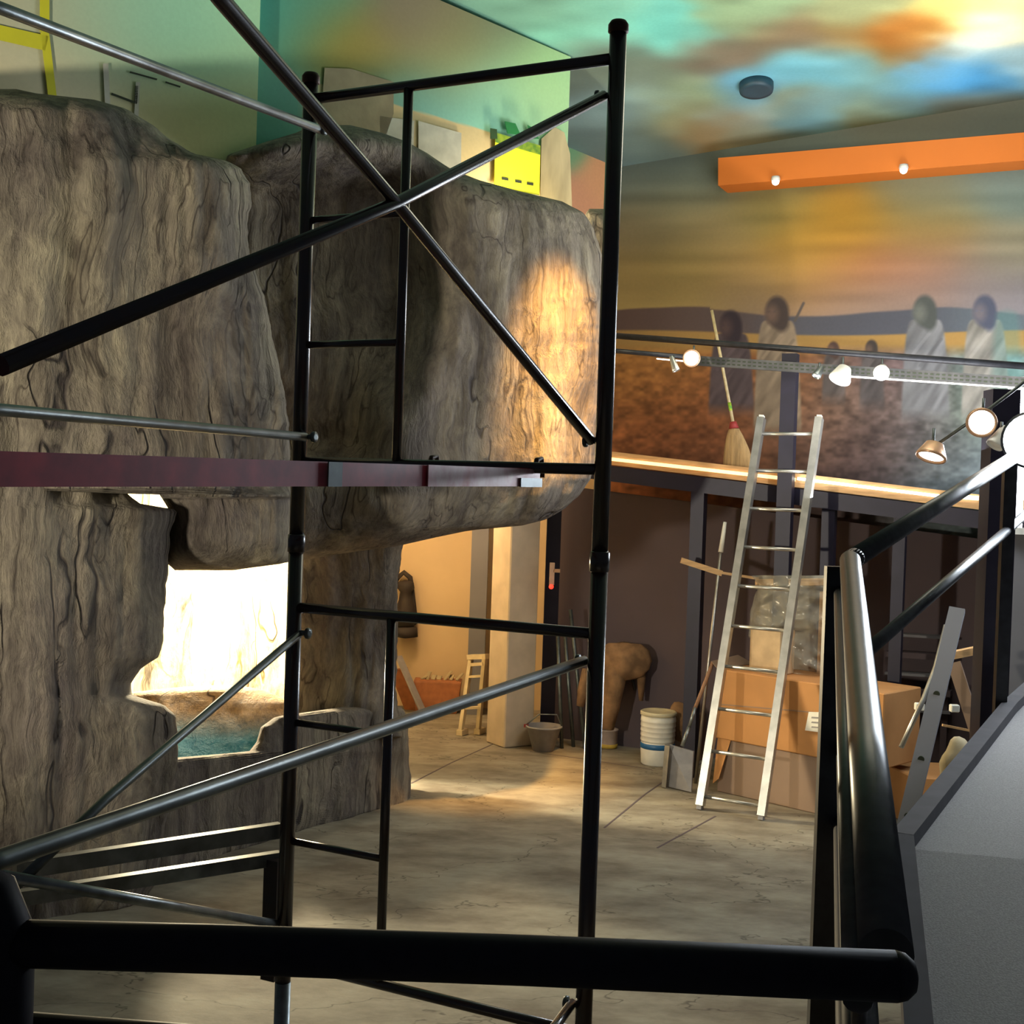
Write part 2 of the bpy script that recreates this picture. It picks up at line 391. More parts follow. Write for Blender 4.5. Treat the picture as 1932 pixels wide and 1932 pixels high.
def trap(px, py, x, y0, y1, w0, w1, soft=5.):
    t = np.clip((py - y0) / (y1 - y0), 0, 1); hw = w0 + (w1 - w0) * t ** .20
    return np.clip((hw - np.abs(px - x)) / soft + .5, 0, 1) * np.clip((py - y0) / soft + .5, 0, 1) * np.clip((y1 - py) / 30, 0, 1)
def seg(px, py, a, b, w):
    ax, ay = a; bx, by = b; dx, dy = bx - ax, by - ay; t = np.clip(((px - ax) * dx + (py - ay) * dy) / (dx * dx + dy * dy), 0, 1)
    d = np.hypot(px - ax - t * dx, py - ay - t * dy); return np.clip((w - d) / 2 + .5, 0, 1)
def over(c, m, col): return c * (1 - m[..., None]) + (np.array(col) / 255.) * m[..., None]
def mural(px, py, S, T):
    c = field(MP, px, py, 60, 36)
    c = c * .84 + c.mean(-1, keepdims=True) * .16
    st = vnoise(px * .35 + py * .5, py * 3.2, 60, 3) - .5
    c = c * (1 + .16 * st[..., None])
    yh = 590 + 9 * np.sin(px / 75.) + 7 * (vnoise(px, px * 0, 90, 5) - .5) - (px < 1340) * 4
    hill = np.clip((py - yh) / 4 + .5, 0, 1)
    hc = field([(1180, 600, (92, 72, 64)), (1330, 605, (84, 70, 66)), (1550, 605, (76, 76, 84)), (1700, 610, (76, 77, 86)), (1900, 600, (88, 96, 104))], px, py, 80, 60)
    c = c * (1 - hill[..., None]) + hc * hill[..., None]
    yf = 628 + 5 * np.sin(px / 120. + 1)
    fld = np.clip((py - yf) / 4 + .5, 0, 1)
    c = over(c, fld, (150, 118, 68))
    gr = np.clip((py - 662) / 26 + .5, 0, 1)
    g = field(GR, px, py, 75, 50) * (1 + .38 * (vnoise(px, py * 1.9, 17, 8)[..., None] - .5) + .20 * (vnoise(px, py * 1.4, 7, 9)[..., None] - .5))
    c = c * (1 - gr[..., None]) + g * gr[..., None]
    # painted figures in blankets
    def person(c, x, hy, s, robe, hair, skin, foot):
        robe = np.array(robe) * .94; hair = np.array(hair) * 1.
        body = trap(px, py, x + 4 * s, hy + 24 * s, foot, 14 * s, 46 * s, 5)
        fold = (vnoise(px * 1.0 + py * .55, py * .25, 9, 31) - .5) * .34
        rc = (robe / 255.) * (1 + fold[..., None])
        c = c * (1 - body[..., None]) + rc * body[..., None]
        c = over(c, seg(px, py, (x + 20 * s, hy + 40 * s), (x - 24 * s, hy + 96 * s), 3 * s) * .35, robe * 1.35)
        c = over(c, seg(px, py, (x + 34 * s, hy + 62 * s), (x - 6 * s, hy + 112 * s), 3 * s) * .35, robe * .7)
        c = over(c, ell(px, py, x + 3 * s, hy + 9 * s, 22 * s, 30 * s, .16), hair * .82)
        c = over(c, ell(px, py, x + 12 * s, hy + 26 * s, 13 * s, 20 * s, .3), hair * .82)
        c = over(c, ell(px, py, x - 7 * s, hy + 12 * s, 12 * s, 16 * s, .6) * .8, skin)
        c = over(c, ell(px, py, x - 12 * s, hy + 8 * s, 3 * s, 2 * s, .8) * .6, hair)
        c = over(c, ell(px, py, x - 2 * s, hy + 8 * s, 3 * s, 2 * s, .8) * .6, hair)
        return c
    c = person(c, 1376, 606, .95, (84, 72, 74), (62, 52, 58), (84, 66, 62), 790)
    c = over(c, seg(px, py, (1500, 605), (1516, 572), 2.5), (84, 76, 72))
    c = person(c, 1463, 580, 1.0, (132, 116, 98), (82, 70, 66), (110, 88, 76), 830)
    c = person(c, 1571, 655, .50, (92, 84, 82), (90, 70, 64), (104, 80, 70), 770)
    c = person(c, 1643, 652, .52, (88, 82, 82), (78, 70, 66), (100, 80, 70), 780)
    c = person(c, 1742, 578, 1.0, (116, 116, 120), (88, 92, 90), (104, 106, 100), 800)
    c = person(c, 1855, 578, 1.0, (132, 128, 122), (88, 92, 112), (108, 100, 104), 800)
    c = over(c, trap(px, py, 1900, 585, 760, 6, 30, 14) * .35, (78, 122, 118))
    return c
painted('wall_back', wl0, wl1, wl(-1.8, ceilz(wl0.y) + .02), wl(4.6, ceilz(wl1.y) + .02), 700, 620, mural, 1.05, v * .15)

# upper left painted walls
A1 = Vector((.344, 10.19, 0)); dA = Vector((.94, .76, 0)).normalized(); nA = Vector((-dA.y, dA.x, 0))   # nA points to the back
def la(s, z, off=0): q = A1 - dA * s + nA * off; return Vector((q.x, q.y, z))
sB = 2.30 * math.hypot(.94, .76)
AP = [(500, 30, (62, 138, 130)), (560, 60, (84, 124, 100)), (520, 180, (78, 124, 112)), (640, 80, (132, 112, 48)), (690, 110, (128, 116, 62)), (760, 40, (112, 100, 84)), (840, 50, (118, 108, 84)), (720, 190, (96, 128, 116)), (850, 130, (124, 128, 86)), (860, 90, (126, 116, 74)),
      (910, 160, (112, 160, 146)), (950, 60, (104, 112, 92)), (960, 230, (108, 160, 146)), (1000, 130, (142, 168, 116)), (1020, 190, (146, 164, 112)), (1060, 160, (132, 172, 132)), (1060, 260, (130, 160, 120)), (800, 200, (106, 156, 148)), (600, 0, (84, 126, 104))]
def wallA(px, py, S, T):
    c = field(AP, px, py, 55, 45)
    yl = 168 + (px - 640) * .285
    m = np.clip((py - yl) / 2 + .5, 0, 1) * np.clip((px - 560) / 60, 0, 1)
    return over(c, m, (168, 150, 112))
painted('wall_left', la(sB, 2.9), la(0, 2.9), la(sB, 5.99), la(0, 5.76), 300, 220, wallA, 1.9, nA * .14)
BP = [(30, 40, (148, 144, 122)), (160, 60, (146, 156, 134)), (260, 40, (130, 172, 146)), (360, 70, (116, 168, 150)), (440, 60, (158, 192, 150)), (120, 160, (160, 152, 126)), (300, 220, (168, 160, 124)), (420, 200, (150, 160, 120)), (0, 150, (160, 150, 122))]
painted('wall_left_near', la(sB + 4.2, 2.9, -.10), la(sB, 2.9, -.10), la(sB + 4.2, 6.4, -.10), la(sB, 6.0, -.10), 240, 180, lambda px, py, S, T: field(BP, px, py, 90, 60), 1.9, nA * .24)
# far upper wall beyond the end of the left wall
CC = Vector((.82, 12.15, 0))
def lc(s, z): q = CC - dA * s; return Vector((q.x, q.y, z))
painted('wall_left_far', lc(2.6, 2.9), lc(0, 2.9), lc(2.6, 5.98), lc(0, 5.43), 60, 60,
        lambda px, py, S, T: field([(1095, 260, (92, 128, 96)), (1120, 330, (176, 128, 92)), (1100, 380, (168, 120, 92))], px, py, 14, 30), 1.9, nA * .12)

# ceiling tones: blue sky, a brown band, bright light spill painted in at right
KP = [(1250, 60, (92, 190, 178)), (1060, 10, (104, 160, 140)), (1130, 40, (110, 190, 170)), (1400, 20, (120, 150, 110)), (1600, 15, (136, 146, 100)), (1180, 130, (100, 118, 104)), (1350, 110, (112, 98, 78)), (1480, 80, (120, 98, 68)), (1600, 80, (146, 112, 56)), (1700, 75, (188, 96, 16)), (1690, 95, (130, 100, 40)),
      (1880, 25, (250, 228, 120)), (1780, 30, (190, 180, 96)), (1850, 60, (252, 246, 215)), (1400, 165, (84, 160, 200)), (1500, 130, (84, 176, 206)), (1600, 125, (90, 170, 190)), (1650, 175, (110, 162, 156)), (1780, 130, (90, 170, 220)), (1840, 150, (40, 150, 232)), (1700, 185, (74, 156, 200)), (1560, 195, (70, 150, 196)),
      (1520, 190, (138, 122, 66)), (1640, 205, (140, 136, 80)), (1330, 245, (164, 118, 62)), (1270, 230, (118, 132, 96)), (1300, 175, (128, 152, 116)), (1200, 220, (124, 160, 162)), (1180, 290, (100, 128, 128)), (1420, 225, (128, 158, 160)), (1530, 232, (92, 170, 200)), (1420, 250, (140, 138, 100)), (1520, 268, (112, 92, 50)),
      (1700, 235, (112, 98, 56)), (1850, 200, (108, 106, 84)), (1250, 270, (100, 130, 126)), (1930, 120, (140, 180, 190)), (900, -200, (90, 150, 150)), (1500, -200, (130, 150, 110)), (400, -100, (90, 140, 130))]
def ceil_tones(px, py):
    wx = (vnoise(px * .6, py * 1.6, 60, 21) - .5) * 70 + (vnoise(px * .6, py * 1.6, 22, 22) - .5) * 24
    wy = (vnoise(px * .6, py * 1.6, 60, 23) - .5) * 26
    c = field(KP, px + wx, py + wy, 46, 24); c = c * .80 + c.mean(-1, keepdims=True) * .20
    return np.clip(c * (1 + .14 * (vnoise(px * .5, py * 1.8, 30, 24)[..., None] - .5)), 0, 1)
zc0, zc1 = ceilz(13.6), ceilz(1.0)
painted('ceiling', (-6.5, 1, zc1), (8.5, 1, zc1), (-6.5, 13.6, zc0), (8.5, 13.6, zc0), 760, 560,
        lambda px, py, S, T: ceil_tones(px, py), 1.3, Vector((0, 0, .15)))

# lower back room: passage wall, slab, dark wall below the ramp
bm = B(); boxv(bm, (-3.2, 13.3, 0), Vector((4.4, 0, 0)), Vector((0, .15, 0)), Vector((0, 0, 2.9)))
tag(obj('wall_passage', bm, 'beige'), kind='structure')
bm = B(); prism(bm, [(-3.2, 9.9, 2.9), (-.9, 9.9, 2.9), (.95, 12.2, 2.9), (1.1, 13.45, 2.9), (-3.2, 13.45, 2.9)], Vector((0, 0, .12)))
tag(obj('ceiling_passage', bm, 'beige'), kind='structure')
DW = Vector((2.23, 11.0, 0))
def dw(t, z): q = DW + u * t; return Vector((q.x, q.y, z))
bm = B(); q0 = dw(-2.03, 0); q1 = dw(4.85, 0); prism(bm, [q0, q1, q1 + Z * 1.76, q0 + Z * 2.36], v * .1)
tag(obj('wall_under_ramp', bm, 'darkwall'), kind='structure')
# right side wall with doorway
bm = B(); RW = at(1900, 1000, 9.4); RW.z = 0
boxv(bm, RW, Vector((3.2, -.35, 0)), v * .15, Z * 2.55)
tag(obj('wall_right', bm, 'greywall'), kind='structure')
bm = B(); q = at(1913, 900, 9.3); boxv(bm, Vector((q.x, q.y, 2.15)), Vector((.95, -.1, 0)), v * .04, Z * 1.05)
wn = obj('window_1', bm, 'daylight'); tag(wn, kind='structure')
bm = B(); boxv(bm, Vector((q.x - .06, q.y - .0, 2.1)), Vector((1.1, -.11, 0)), v * .1, Z * .05)
boxv(bm, Vector((q.x - .06, q.y, 3.2)), Vector((1.1, -.11, 0)), v * .1, Z * .05)
boxv(bm, Vector((q.x - .07, q.y, 2.1)), Vector((.05, 0, 0)), v * .1, Z * 1.15)
wf = obj('window_frame', bm, 'lampwhite', wn, origin=wn.location)

# ------------------------------------------------------------------ orange valance with two down lamps
pV = W0 - v * .30
def vv(px, py): return onpl(px, py, pV, nW)
a, b_, c_, d_ = vv(1355, 350), vv(1355, 298), vv(1990, 298), vv(1990, 245)
bm = B(); prism(bm, [a, b_, d_, c_], v * .30)
tag(obj('valance', bm, 'orange'), 'long orange box valance running under the painted ceiling above the mural', 'valance')
for px, py, lb in ((1465, 341, 'round bright lamp under the orange valance, the left one'), (1706, 319, 'round bright lamp under the orange valance, the right one')):
    p = vv(px, py) - v * .03
    e = empty('downlight', p, lb, 'lamp', 'valance lamps')
    bm = B(); lathe(bm, p, [(.035, .03), (.04, 0), (.034, -.01)], 20); obj('housing', bm, 'lampwhite', e)
    bm = B(); bmesh.ops.create_icosphere(bm, subdivisions=2, radius=.032, matrix=Matrix.Translation(p + Vector((0, 0, -.016)))); obj('bulb', bm, 'glow', e, True)

# ceiling disc
p = CP.copy(); r0 = ray(1427, 158); tt = (ceilz(0) - CAMZ) / (r0.z + .18 * r0.y); p = CP + r0 * tt
e = empty('ceiling_speaker', p, 'small round dark-rimmed fitting on the blue painted ceiling', 'ceiling fitting')
bm = B(); nrm = Vector((0, .18, 1)).normalized()
lathe(bm, p - nrm * .07, [(.10, 0), (.135, 0), (.14, .02), (.14, .07), (.10, .07)], 36, nrm); obj('rim', bm, 'darkdisc', e)
bm = B(); lathe(bm, p - nrm * .060, [(.001, 0), (.10, 0), (.10, .05), (.001, .05)], 36, nrm); obj('grille', bm, 'skyblue', e)

# ------------------------------------------------------------------ mezzanine ramp along the mural
P0 = Vector((1.84, 10.2, 0))
def pp(px, py, off=0.): return onpl(px, py, P0 + v * off, nW)
L0, L1 = pp(1060, 841), pp(1990, 950)
L0b, L1b = pp(1060, 868), pp(1990, 975)
bm = B(); prism(bm, [L0, L1, L1 - Z * .11, L0 - Z * .11], v * 1.25)
rampE = empty('mural_ramp', P0 + Z * L0.z, 'sloping walkway along the mural wall with lit edge board', 'ramp')
obj('deck', bm, 'wood', rampE)
bm = B(); a = L0 - Z * .12; b_ = L1 - Z * .12
prism(bm, [a, b_, b_ - Z * .13, a - Z * .13], v * .12); 
obj('edge_beam', bm, 'darkpost', rampE)
bm = B(); beam(bm, pp(1062, 856, -.015), pp(1500, 905, -.015), .03, .028); obj('light_strip', bm, 'glowwarm', rampE)
bm = B(); beam(bm, pp(1505, 903, -.02), pp(1772, 936, -.02), .035, .022); obj('light_strip', bm, 'glowstrip', rampE)
bm = B(); beam(bm, pp(1806, 937, -.02), pp(1846, 940, -.02), .035, .03); obj('light_strip', bm, 'glowstrip', rampE)
# guard rail of the mural ramp
grE = empty('ramp_guard_rail', P0 + Z * (L0.z + 1), 'thin dark two-bar guard rail crossing in front of the mural', 'railing')
bm = B(); tube(bm, [pp(1060, 626), pp(1990, 695)], .026); obj('top_bar', bm, 'railgrey', grE)
bm = B(); tube(bm, [pp(1060, 653), pp(1300, 674)], .02); obj('lower_bar', bm, 'railgrey', grE)
# steel posts
for px, y0, y1, wd, lb in ((1492, 668, 1420, .115, 'tall dark steel post rising past the walkway behind the ladder'), (1320, 918, 1440, .11, 'dark steel post under the walkway left of the ladder'), (1566, 948, 1440, .10, 'dark steel post under the walkway right of the ladder'), (1700, 964, 1440, .09, 'dark steel post under the walkway behind the sloping handrail')):
    a = pp(px, y0, .06 if px != 1492 else -.09)
    bm = B(); boxv(bm, Vector((a.x, a.y, 0)) - u * wd / 2 - v * .05, u * wd, v * .1, Z * a.z)
    o = obj('steel_post', bm, 'darkpost'); tag(o, lb, 'post', 'walkway posts')

# lighting track with heads
tE = empty('lighting_track', pp(1600, 700, -.25), 'perforated silver lighting track hung along the guard rail', 'lighting track')
bm = B(); ta, tb = pp(1305, 680, -.2), pp(1936, 722, -.2)
beam(bm, ta, tb, .05, .075); chn = obj('channel', bm, mat('dark_galvanised_channel', (.10, .10, .10), .5, .5, .3, 14), tE)
bm = B(); n = 60
for i in range(n):
    for dz in (-.014, .014):
        c = ta.lerp(tb, (i + .5) / n) + Z * dz - v * .026
        d = (tb - ta) / n * .28
        beam(bm, c - d, c + d, .004, .010)
obj('slots', bm, 'ink', chn)
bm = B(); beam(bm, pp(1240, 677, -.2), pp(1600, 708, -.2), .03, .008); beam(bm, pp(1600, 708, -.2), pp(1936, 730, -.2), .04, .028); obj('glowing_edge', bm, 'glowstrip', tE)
def spot_head(px, py, D, r, L, axis, lb, lit, housing='lampring', e_scale=1):
    p = at(px, py, D); ax = Vector(axis).normalized()
    e = empty('spotlight', p, lb, 'spotlight', 'track spotlights')
    bm = B(); lathe(bm, p, [(r * .45, -L), (r * .6, -L * .95), (r * .95, -.01), (r, 0), (r, .012), (r * .86, .012), (r * .80, -.004)], 28, ax); hs = obj('housing', bm, housing, e, True)
    bm = B(); lathe(bm, p, [(r * .01, .006), (r * .6, .006), (r * .82, 0), (r * .8, -.01)], 28, ax); obj('lens', bm, 'glow' if lit else 'lampwhite', hs)
    bm = B(); tube(bm, [p - ax * L * .5, p - ax * L * .5 + Z * (r * 1.2 + .02)], .008); obj('bracket', bm, 'galvdark', e)
spot_head(1305, 676, 9.7, .068, .14, (-.35, -1, -.05), 'bright round spotlight facing out at left end of track', True)
spot_head(1663, 703, 9.28, .058, .12, (-.35, -1, -.4), 'bright spotlight in the middle of the track', True, 'lampwhite')
spot_head(1585, 714, 9.42, .082, .10, (-.5, -.38, -1), 'white oval spotlight tipped down below the track, lit face', True, 'lampwhite')
spot_head(1541, 708, 9.5, .035, .08, (-.6, -.3, -1), 'tiny grey spotlight hanging beneath the track near its middle', False, 'galv')
spot_head(1275, 697, 9.7, .03, .11, (.35, -.2, -1), 'slim silver spotlight hanging under the track at its far left end', False, 'alu')
spot_head(1852, 797, 7.2, .085, .16, (-.45, -1, -.3), 'large glowing spotlight in a copper ring near the right edge', True)
spot_head(1757, 860, 7.4, .088, .08, (-.35, -.28, -1), 'copper-rimmed spotlight tipped down beside the walkway end', True)
spot_head(1878, 838, 7.2, .05, .12, (-.7, -.2, -1), 'small pale spotlight below the large copper one', False, 'lampwhite')
# hanger rod for the right-hand lamps
bm = B(); tube(bm, [at(1757, 846, 7.42), at(1868, 770, 7.3), at(1960, 700, 7.2)], .010)
tag(obj('lamp_bar', bm, 'galvdark'), 'thin bar carrying the copper-rimmed spotlights at right', 'lamp bar')

# flood lamp glaring at the right edge
e = empty('flood_lamp', at(1938, 830, 6.6), 'blinding white flood lamp at the right edge', 'lamp')
bm = B(); lathe(bm, at(1946, 830, 6.6), [(.10, -.18), (.15, 0), (.15, .02)], 28, (-.4, -1, -.05)); obj('housing', bm, 'railgrey', e, True)
bm = B(); lathe(bm, at(1946, 830, 6.57), [(.13, 0), (.135, -.01)], 28, (-.4, -1, -.05)); obj('lens', bm, mat('flood_face', (1, 1, 1), emit=(.85, .93, 1), estr=170), e)

# broom on the walkway
bt, bb = pp(1343, 586, .45), pp(1383, 797, .22)
e = empty('broom', pp(1395, 878, .2), 'straw broom with red binding leaning upright on the walkway', 'broom')
bm = B(); tube(bm, [bt, bb], .013); hd = obj('handle', bm, mat('bamboo_handle', (.62, .50, .28), .5, 0, .3, 20), e)
bm = B(); mid = bt.lerp(bb, .85); tube(bm, [bt.lerp(bb, .83), bt.lerp(bb, .90)], .0145); obj('label_band', bm, mat('green_yellow_band', (.45, .6, .03), .5, col2=(.03, .3, .05), scale=30), hd)
bm = B(); tube(bm, [bb - Z * -.005, bb - Z * .05 + u * .01], .03, radii=[.026, .042]); obj('binding', bm, 'red', e)
bm = B(); c0 = bb - Z * .05 + u * .01
rows = [(0, .042, .025), (.06, .07, .035), (.15, .10, .04), (.26, .125, .045), (.335, .135, .045)]
rings = []
for h, a, b_ in rows:
    cc = c0 - Z * h + u * (h * .17)
    rings.append([bm.verts.new(cc + u * (a * math.cos(k * math.pi / 12)) + v * (b_ * math.sin(k * math.pi / 12)) + Z * (.012 * random.random() if h > .3 else 0)) for k in range(24)])
for a, b_ in zip(rings, rings[1:]):
    for k in range(24): bm.faces.new((a[k], a[(k + 1) % 24], b_[(k + 1) % 24], b_[k]))
bm.faces.new(rings[-1]); bm.faces.new(rings[0]); obj('bristles', bm, 'straw', e)

# ------------------------------------------------------------------ artificial rock
def interp(rows, y, k):
    for a, b_ in zip(rows, rows[1:]):
        if y <= b_[0]:
            t = (y - a[0]) / max(1e-6, b_[0] - a[0]); return a[k] + (b_[k] - a[k]) * t
    return rows[-1][k]
def fract(p):
    return noise.noise(p)
def loft(rows, D, T, Tb, ny=170, nr=220, cap=(50, 40), amp=.05, big=.10, shear=0., ex=.55, edge=3., seed=0.):
    bm = B(); y0, y1 = rows[0][0], rows[-1][0]; rings = []
    so = Vector((seed * 3.1, seed * 1.7, seed))
    for i in range(ny):
        y = y0 + (y1 - y0) * i / (ny - 1)
        xl, xr = interp(rows, y, 1), interp(rows, y, 2)
        xr += edge * noise.noise(Vector((y / 22., 1.3 + seed, 0))) + edge * .5 * noise.noise(Vector((y / 9., 4.3, seed)))
        xc, hw = (xl + xr) / 2, max(4, (xr - xl) / 2)
        ct = min(1, (y - y0) / cap[0]) if cap[0] else 1; cb = min(1, (y1 - y) / cap[1]) if cap[1] else 1
        kt = math.sqrt(max(0, 1 - (1 - ct) ** 2)); kb = math.sqrt(max(0, 1 - (1 - cb) ** 2)); kk = max(.03, kt * kb)
        ring = []
        for k in range(nr):
            ph = 2 * math.pi * k / nr; c, s = math.cos(ph), math.sin(ph)
            cx = math.copysign(abs(c) ** .8, c); sy = math.copysign(abs(s) ** ex, s)
            x = xc + hw * cx; dd = D(x, y)
            yy = y
            if s >= 0:
                dep = dd - T * sy * kk
            else:
                dep = dd - Tb * sy * kk
            p = at(x, yy, dep)
            if s > 0:
                q = p + so
                f1 = 1 - abs(noise.noise(Vector((q.x * 2.6 + q.y * 2.2, q.x * 1.1, q.z * .45)))) * 2
                f2 = 1 - abs(noise.noise(Vector((q.x * 7 + q.y * 5, q.y * 2, q.z * 1.0 + 5)))) * 2
                f3 = noise.noise(Vector((q.x * .9, q.y * .9, q.z * .9)))
                f4 = noise.noise(q * 9)
                disp = (amp * f1 + amp * .5 * f2 + big * f3 + amp * .22 * f4) * min(1, sy * 1.6) * kk
                p = at(x, yy, dep + disp * 1.0)
            if p.z < 0.0: 
                p.z = 0.0
            ring.append(bm.verts.new(p))
        rings.append(ring)
    for a, b_ in zip(rings, rings[1:]):
        for k in range(nr): bm.faces.new((a[k], b_[k], b_[(k + 1) % nr], a[(k + 1) % nr]))
    bm.faces.new(rings[0][::-1]); bm.faces.new(rings[-1])
    return bm
rockE = empty('artificial_rock', (-1.4, 8.6, 0), 'huge sculpted grey-brown artificial rock with cave opening filling the left side', 'rock')
def lerpD(x0, d0, x1, d1): return lambda x, y: d0 + (d1 - d0) * (x - x0) / (x1 - x0)
# near outcrop, upper
r1 = [(168, -260, 30), (176, -260, 70), (188, -260, 180), (205, -260, 238), (235, -260, 285), (270, -260, 330), (290, -260, 365), (302, -260, 425), (318, -260, 455), (345, -260, 472), (380, -260, 475), (430, -260, 466), (480, -260, 470), (560, -260, 499), (640, -260, 516), (720, -260, 532), (800, -260, 545), (900, -260, 548), (922, -260, 548), (932, 300, 549), (960, 318, 549), (1010, 316, 548), (1050, 312, 547), (1062, 314, 546), (1076, 330, 440)]
obj('outcrop', loft(r1, lambda x, y: 6.80 + .40 * (x / 545.) + (.40 if y > 940 else 0), .45, .5, 230, 260, (45, 60), seed=1.), 'rock', rockE, True)
# near outcrop, foot column
r1b = [(880, -260, 215), (925, -260, 235), (950, -260, 262), (962, -260, 335), (1010, -260, 320), (1070, -260, 317), (1150, -260, 311), (1225, -260, 306), (1240, -260, 300), (1262, -260, 264), (1290, -260, 248), (1312, -260, 250), (1330, -260, 312), (1350, -260, 332), (1440, -260, 336), (1560, -260, 310), (1660, -260, 295), (1720, -260, 265), (1790, -260, 200)]
obj('outcrop_foot', loft(r1b, lambda x, y: 6.80 + .60 * (x / 545.), .42, .5, 170, 220, (30, 0), seed=2.), 'rock', rockE, True)
# far overhanging mass with the nose
r2 = [(236, 590, 660), (250, 560, 720), (268, 500, 770), (292, 430, 810), (318, 420, 850), (340, 420, 905), (362, 420, 985), (380, 420, 1062), (400, 420, 1098), (430, 420, 1120), (480, 420, 1134), (560, 420, 1138), (700, 420, 1134), (820, 420, 1128), (870, 420, 1122), (905, 420, 1112), (935, 420, 1092), (960, 420, 1066), (980, 420, 1030), (992, 420, 985), (1000, 420, 890), (1014, 420, 820), (1030, 420, 752), (1045, 420, 640), (1060, 420, 560)]
def ss(t): t = max(0., min(1., t)); return t * t * (3 - 2 * t)
def D2(x, y):  # left part recessed so the work light leaves it in shade
    xb = 880 - 130 * ss((y - 520) / 340.)
    return 8.0 + 1.15 * (x - 430) / 700. + (.0 if y < 900 else .15 * (y - 900) / 160) + .52 * ss((xb + 30 - x) / 190.) * ss((y - 250) / 130.) * (1 - .75 * ss((y - 820) / 120.))
obj('overhang', loft(r2, D2, .50, .22, 230, 280, (70, 110), amp=.045, big=.14, seed=3.), 'rock', rockE, True)
# small boulder behind the nose
r2b = [(394, 1112, 1140), (402, 1105, 1158), (430, 1100, 1166), (480, 1100, 1168), (540, 1100, 1166), (590, 1100, 1156), (640, 1100, 1140)]
obj('back_boulder', loft(r2b, lambda x, y: 9.75, .25, .2, 50, 60, (30, 30), seed=4.), 'rock', rockE, True)
# pillar
r3 = [(985, 520, 770), (1040, 535, 758), (1100, 543, 751), (1200, 546, 749), (1300, 545, 748), (1350, 540, 752), (1390, 535, 760)]
obj('pillar', loft(r3, lambda x, y: 9.25, .38, .3, 100, 140, (0, 0), seed=5.), 'rock', rockE, True)
# low base
r4 = [(1332, 660, 757), (1342, 590, 765), (1352, 520, 768), (1372, 492, 770), (1400, 484, 771), (1418, 470, 772), (1432, 300, 773), (1446, 200, 773), (1500, 200, 776), (1530, 200, 770), (1545, 200, 735), (1568, 200, 640), (1592, 200, 560), (1650, 200, 425), (1700, 200, 310), (1735, 200, 245)]
def D4(x, y): return 7.1 + 2.35 * max(0, (x - 200)) / 575.
obj('base_ledge', loft(r4, D4, .30, .45, 110, 240, (16, 0), amp=.04, big=.06, seed=6.), 'rock', rockE, True)
# basin mound behind the rim
r5 = [(1293, 380, 450), (1300, 300, 490), (1310, 220, 520), (1325, 210, 545), (1350, 200, 556), (1400, 190, 560), (1470, 190, 560)]
obj('basin', loft(r5, lambda x, y: 9.3 - (y - 1293) * .004, .35, .2, 60, 90, (12, 0), amp=.02, big=.04, seed=7.), 'rockblue', rockE, True)
# cave back wall
bm = B(); n = 90; g = []
for i in range(n):
    row = []
    for j in range(n):
        a = math.pi * (.02 + 1.0 * i / (n - 1)); z = 2.45 * j / (n - 1)
        cx, cy = -2.55, 9.95
        rr = 1.15 + .10 * noise.noise(Vector((a * 3, z * .8, 2))) + .03 * noise.noise(Vector((a * 12, z * 1.5, 2)))
        row.append(bm.verts.new((cx + rr * math.cos(a) * 1.0, cy + rr * math.sin(a) * 1.05, z)))
    g.append(row)
for i in range(n - 1):
    for j in range(n - 1): bm.faces.new((g[i][j], g[i + 1][j], g[i + 1][j + 1], g[i][j + 1]))
bmesh.ops.solidify(bm, geom=bm.faces[:], thickness=.08)
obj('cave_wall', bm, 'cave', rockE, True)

# ------------------------------------------------------------------ things stuck on the left walls
def onA(px, py, off=-.012): return onpl(px, py, A1 + nA * off, nA)
def sheet(name, px4, m, lb=None, cat=None, off=-.012, parent=None, th=.004, group=None):
    bm = B(); prism(bm, [onA(x, y, off) for x, y in px4], -nA * th)
    o = obj(name, bm, m, parent)
    if lb: tag(o, lb, cat, group)
    return o
sheet('masking_paper', [(612, 128), (662, 130), (742, 155), (742, 215), (712, 300), (600, 300)], 'paper', 'crumpled brown paper sheet taped on the wall above the dark rock', 'paper sheet')
sheet('wall_panel', [(716, 219), (781, 228), (779, 300), (716, 300)], 'whitemark', 'pale narrow panel on the wall behind the inner scaffold bar', 'panel')
sheet('wall_panel', [(789, 228), (870, 251), (869, 340), (789, 300)], 'whitemark', 'pale wide panel left of the yellow sheet', 'panel', off=-.014)
yE = empty('yellow_sheet', onA(975, 360), 'bright yellow sheet with green tape on top, hung above the rock', 'sheet')
flm = sheet('film', [(934, 252), (1019, 278), (1017, 372), (932, 352)], 'signyellow', off=-.03, parent=yE)
sheet('upper_band', [(934, 250), (1019, 275), (1019, 292), (934, 268)], mat('yellow_green_band', (.34, .45, .02), .5, col2=(.10, .25, .02), scale=20), off=-.036, parent=yE)
sheet('green_tape', [(952, 229), (972, 233), (982, 255), (957, 252)], 'green', off=-.042, parent=yE)
sheet('green_tape', [(925, 242), (937, 244), (938, 262), (925, 262)], mat('dark_green_tape', (.03, .08, .02)), off=-.042, parent=yE)
sheet('green_tape', [(995, 236), (1010, 244), (1016, 262), (1000, 262)], 'green', off=-.042, parent=yE)
for x in (953, 978, 1000): sheet('ink_mark', [(x - 6, 334 + (x - 953) * .2), (x + 6, 336 + (x - 953) * .2), (x + 6, 341 + (x - 953) * .2), (x - 6, 339 + (x - 953) * .2)], 'ink', off=-.037, parent=flm, th=.002)
sheet('edge_strip', [(931, 352), (1017, 369), (1017, 374), (931, 357)], 'glowwarm' if False else 'whitemark', off=-.040, parent=yE)
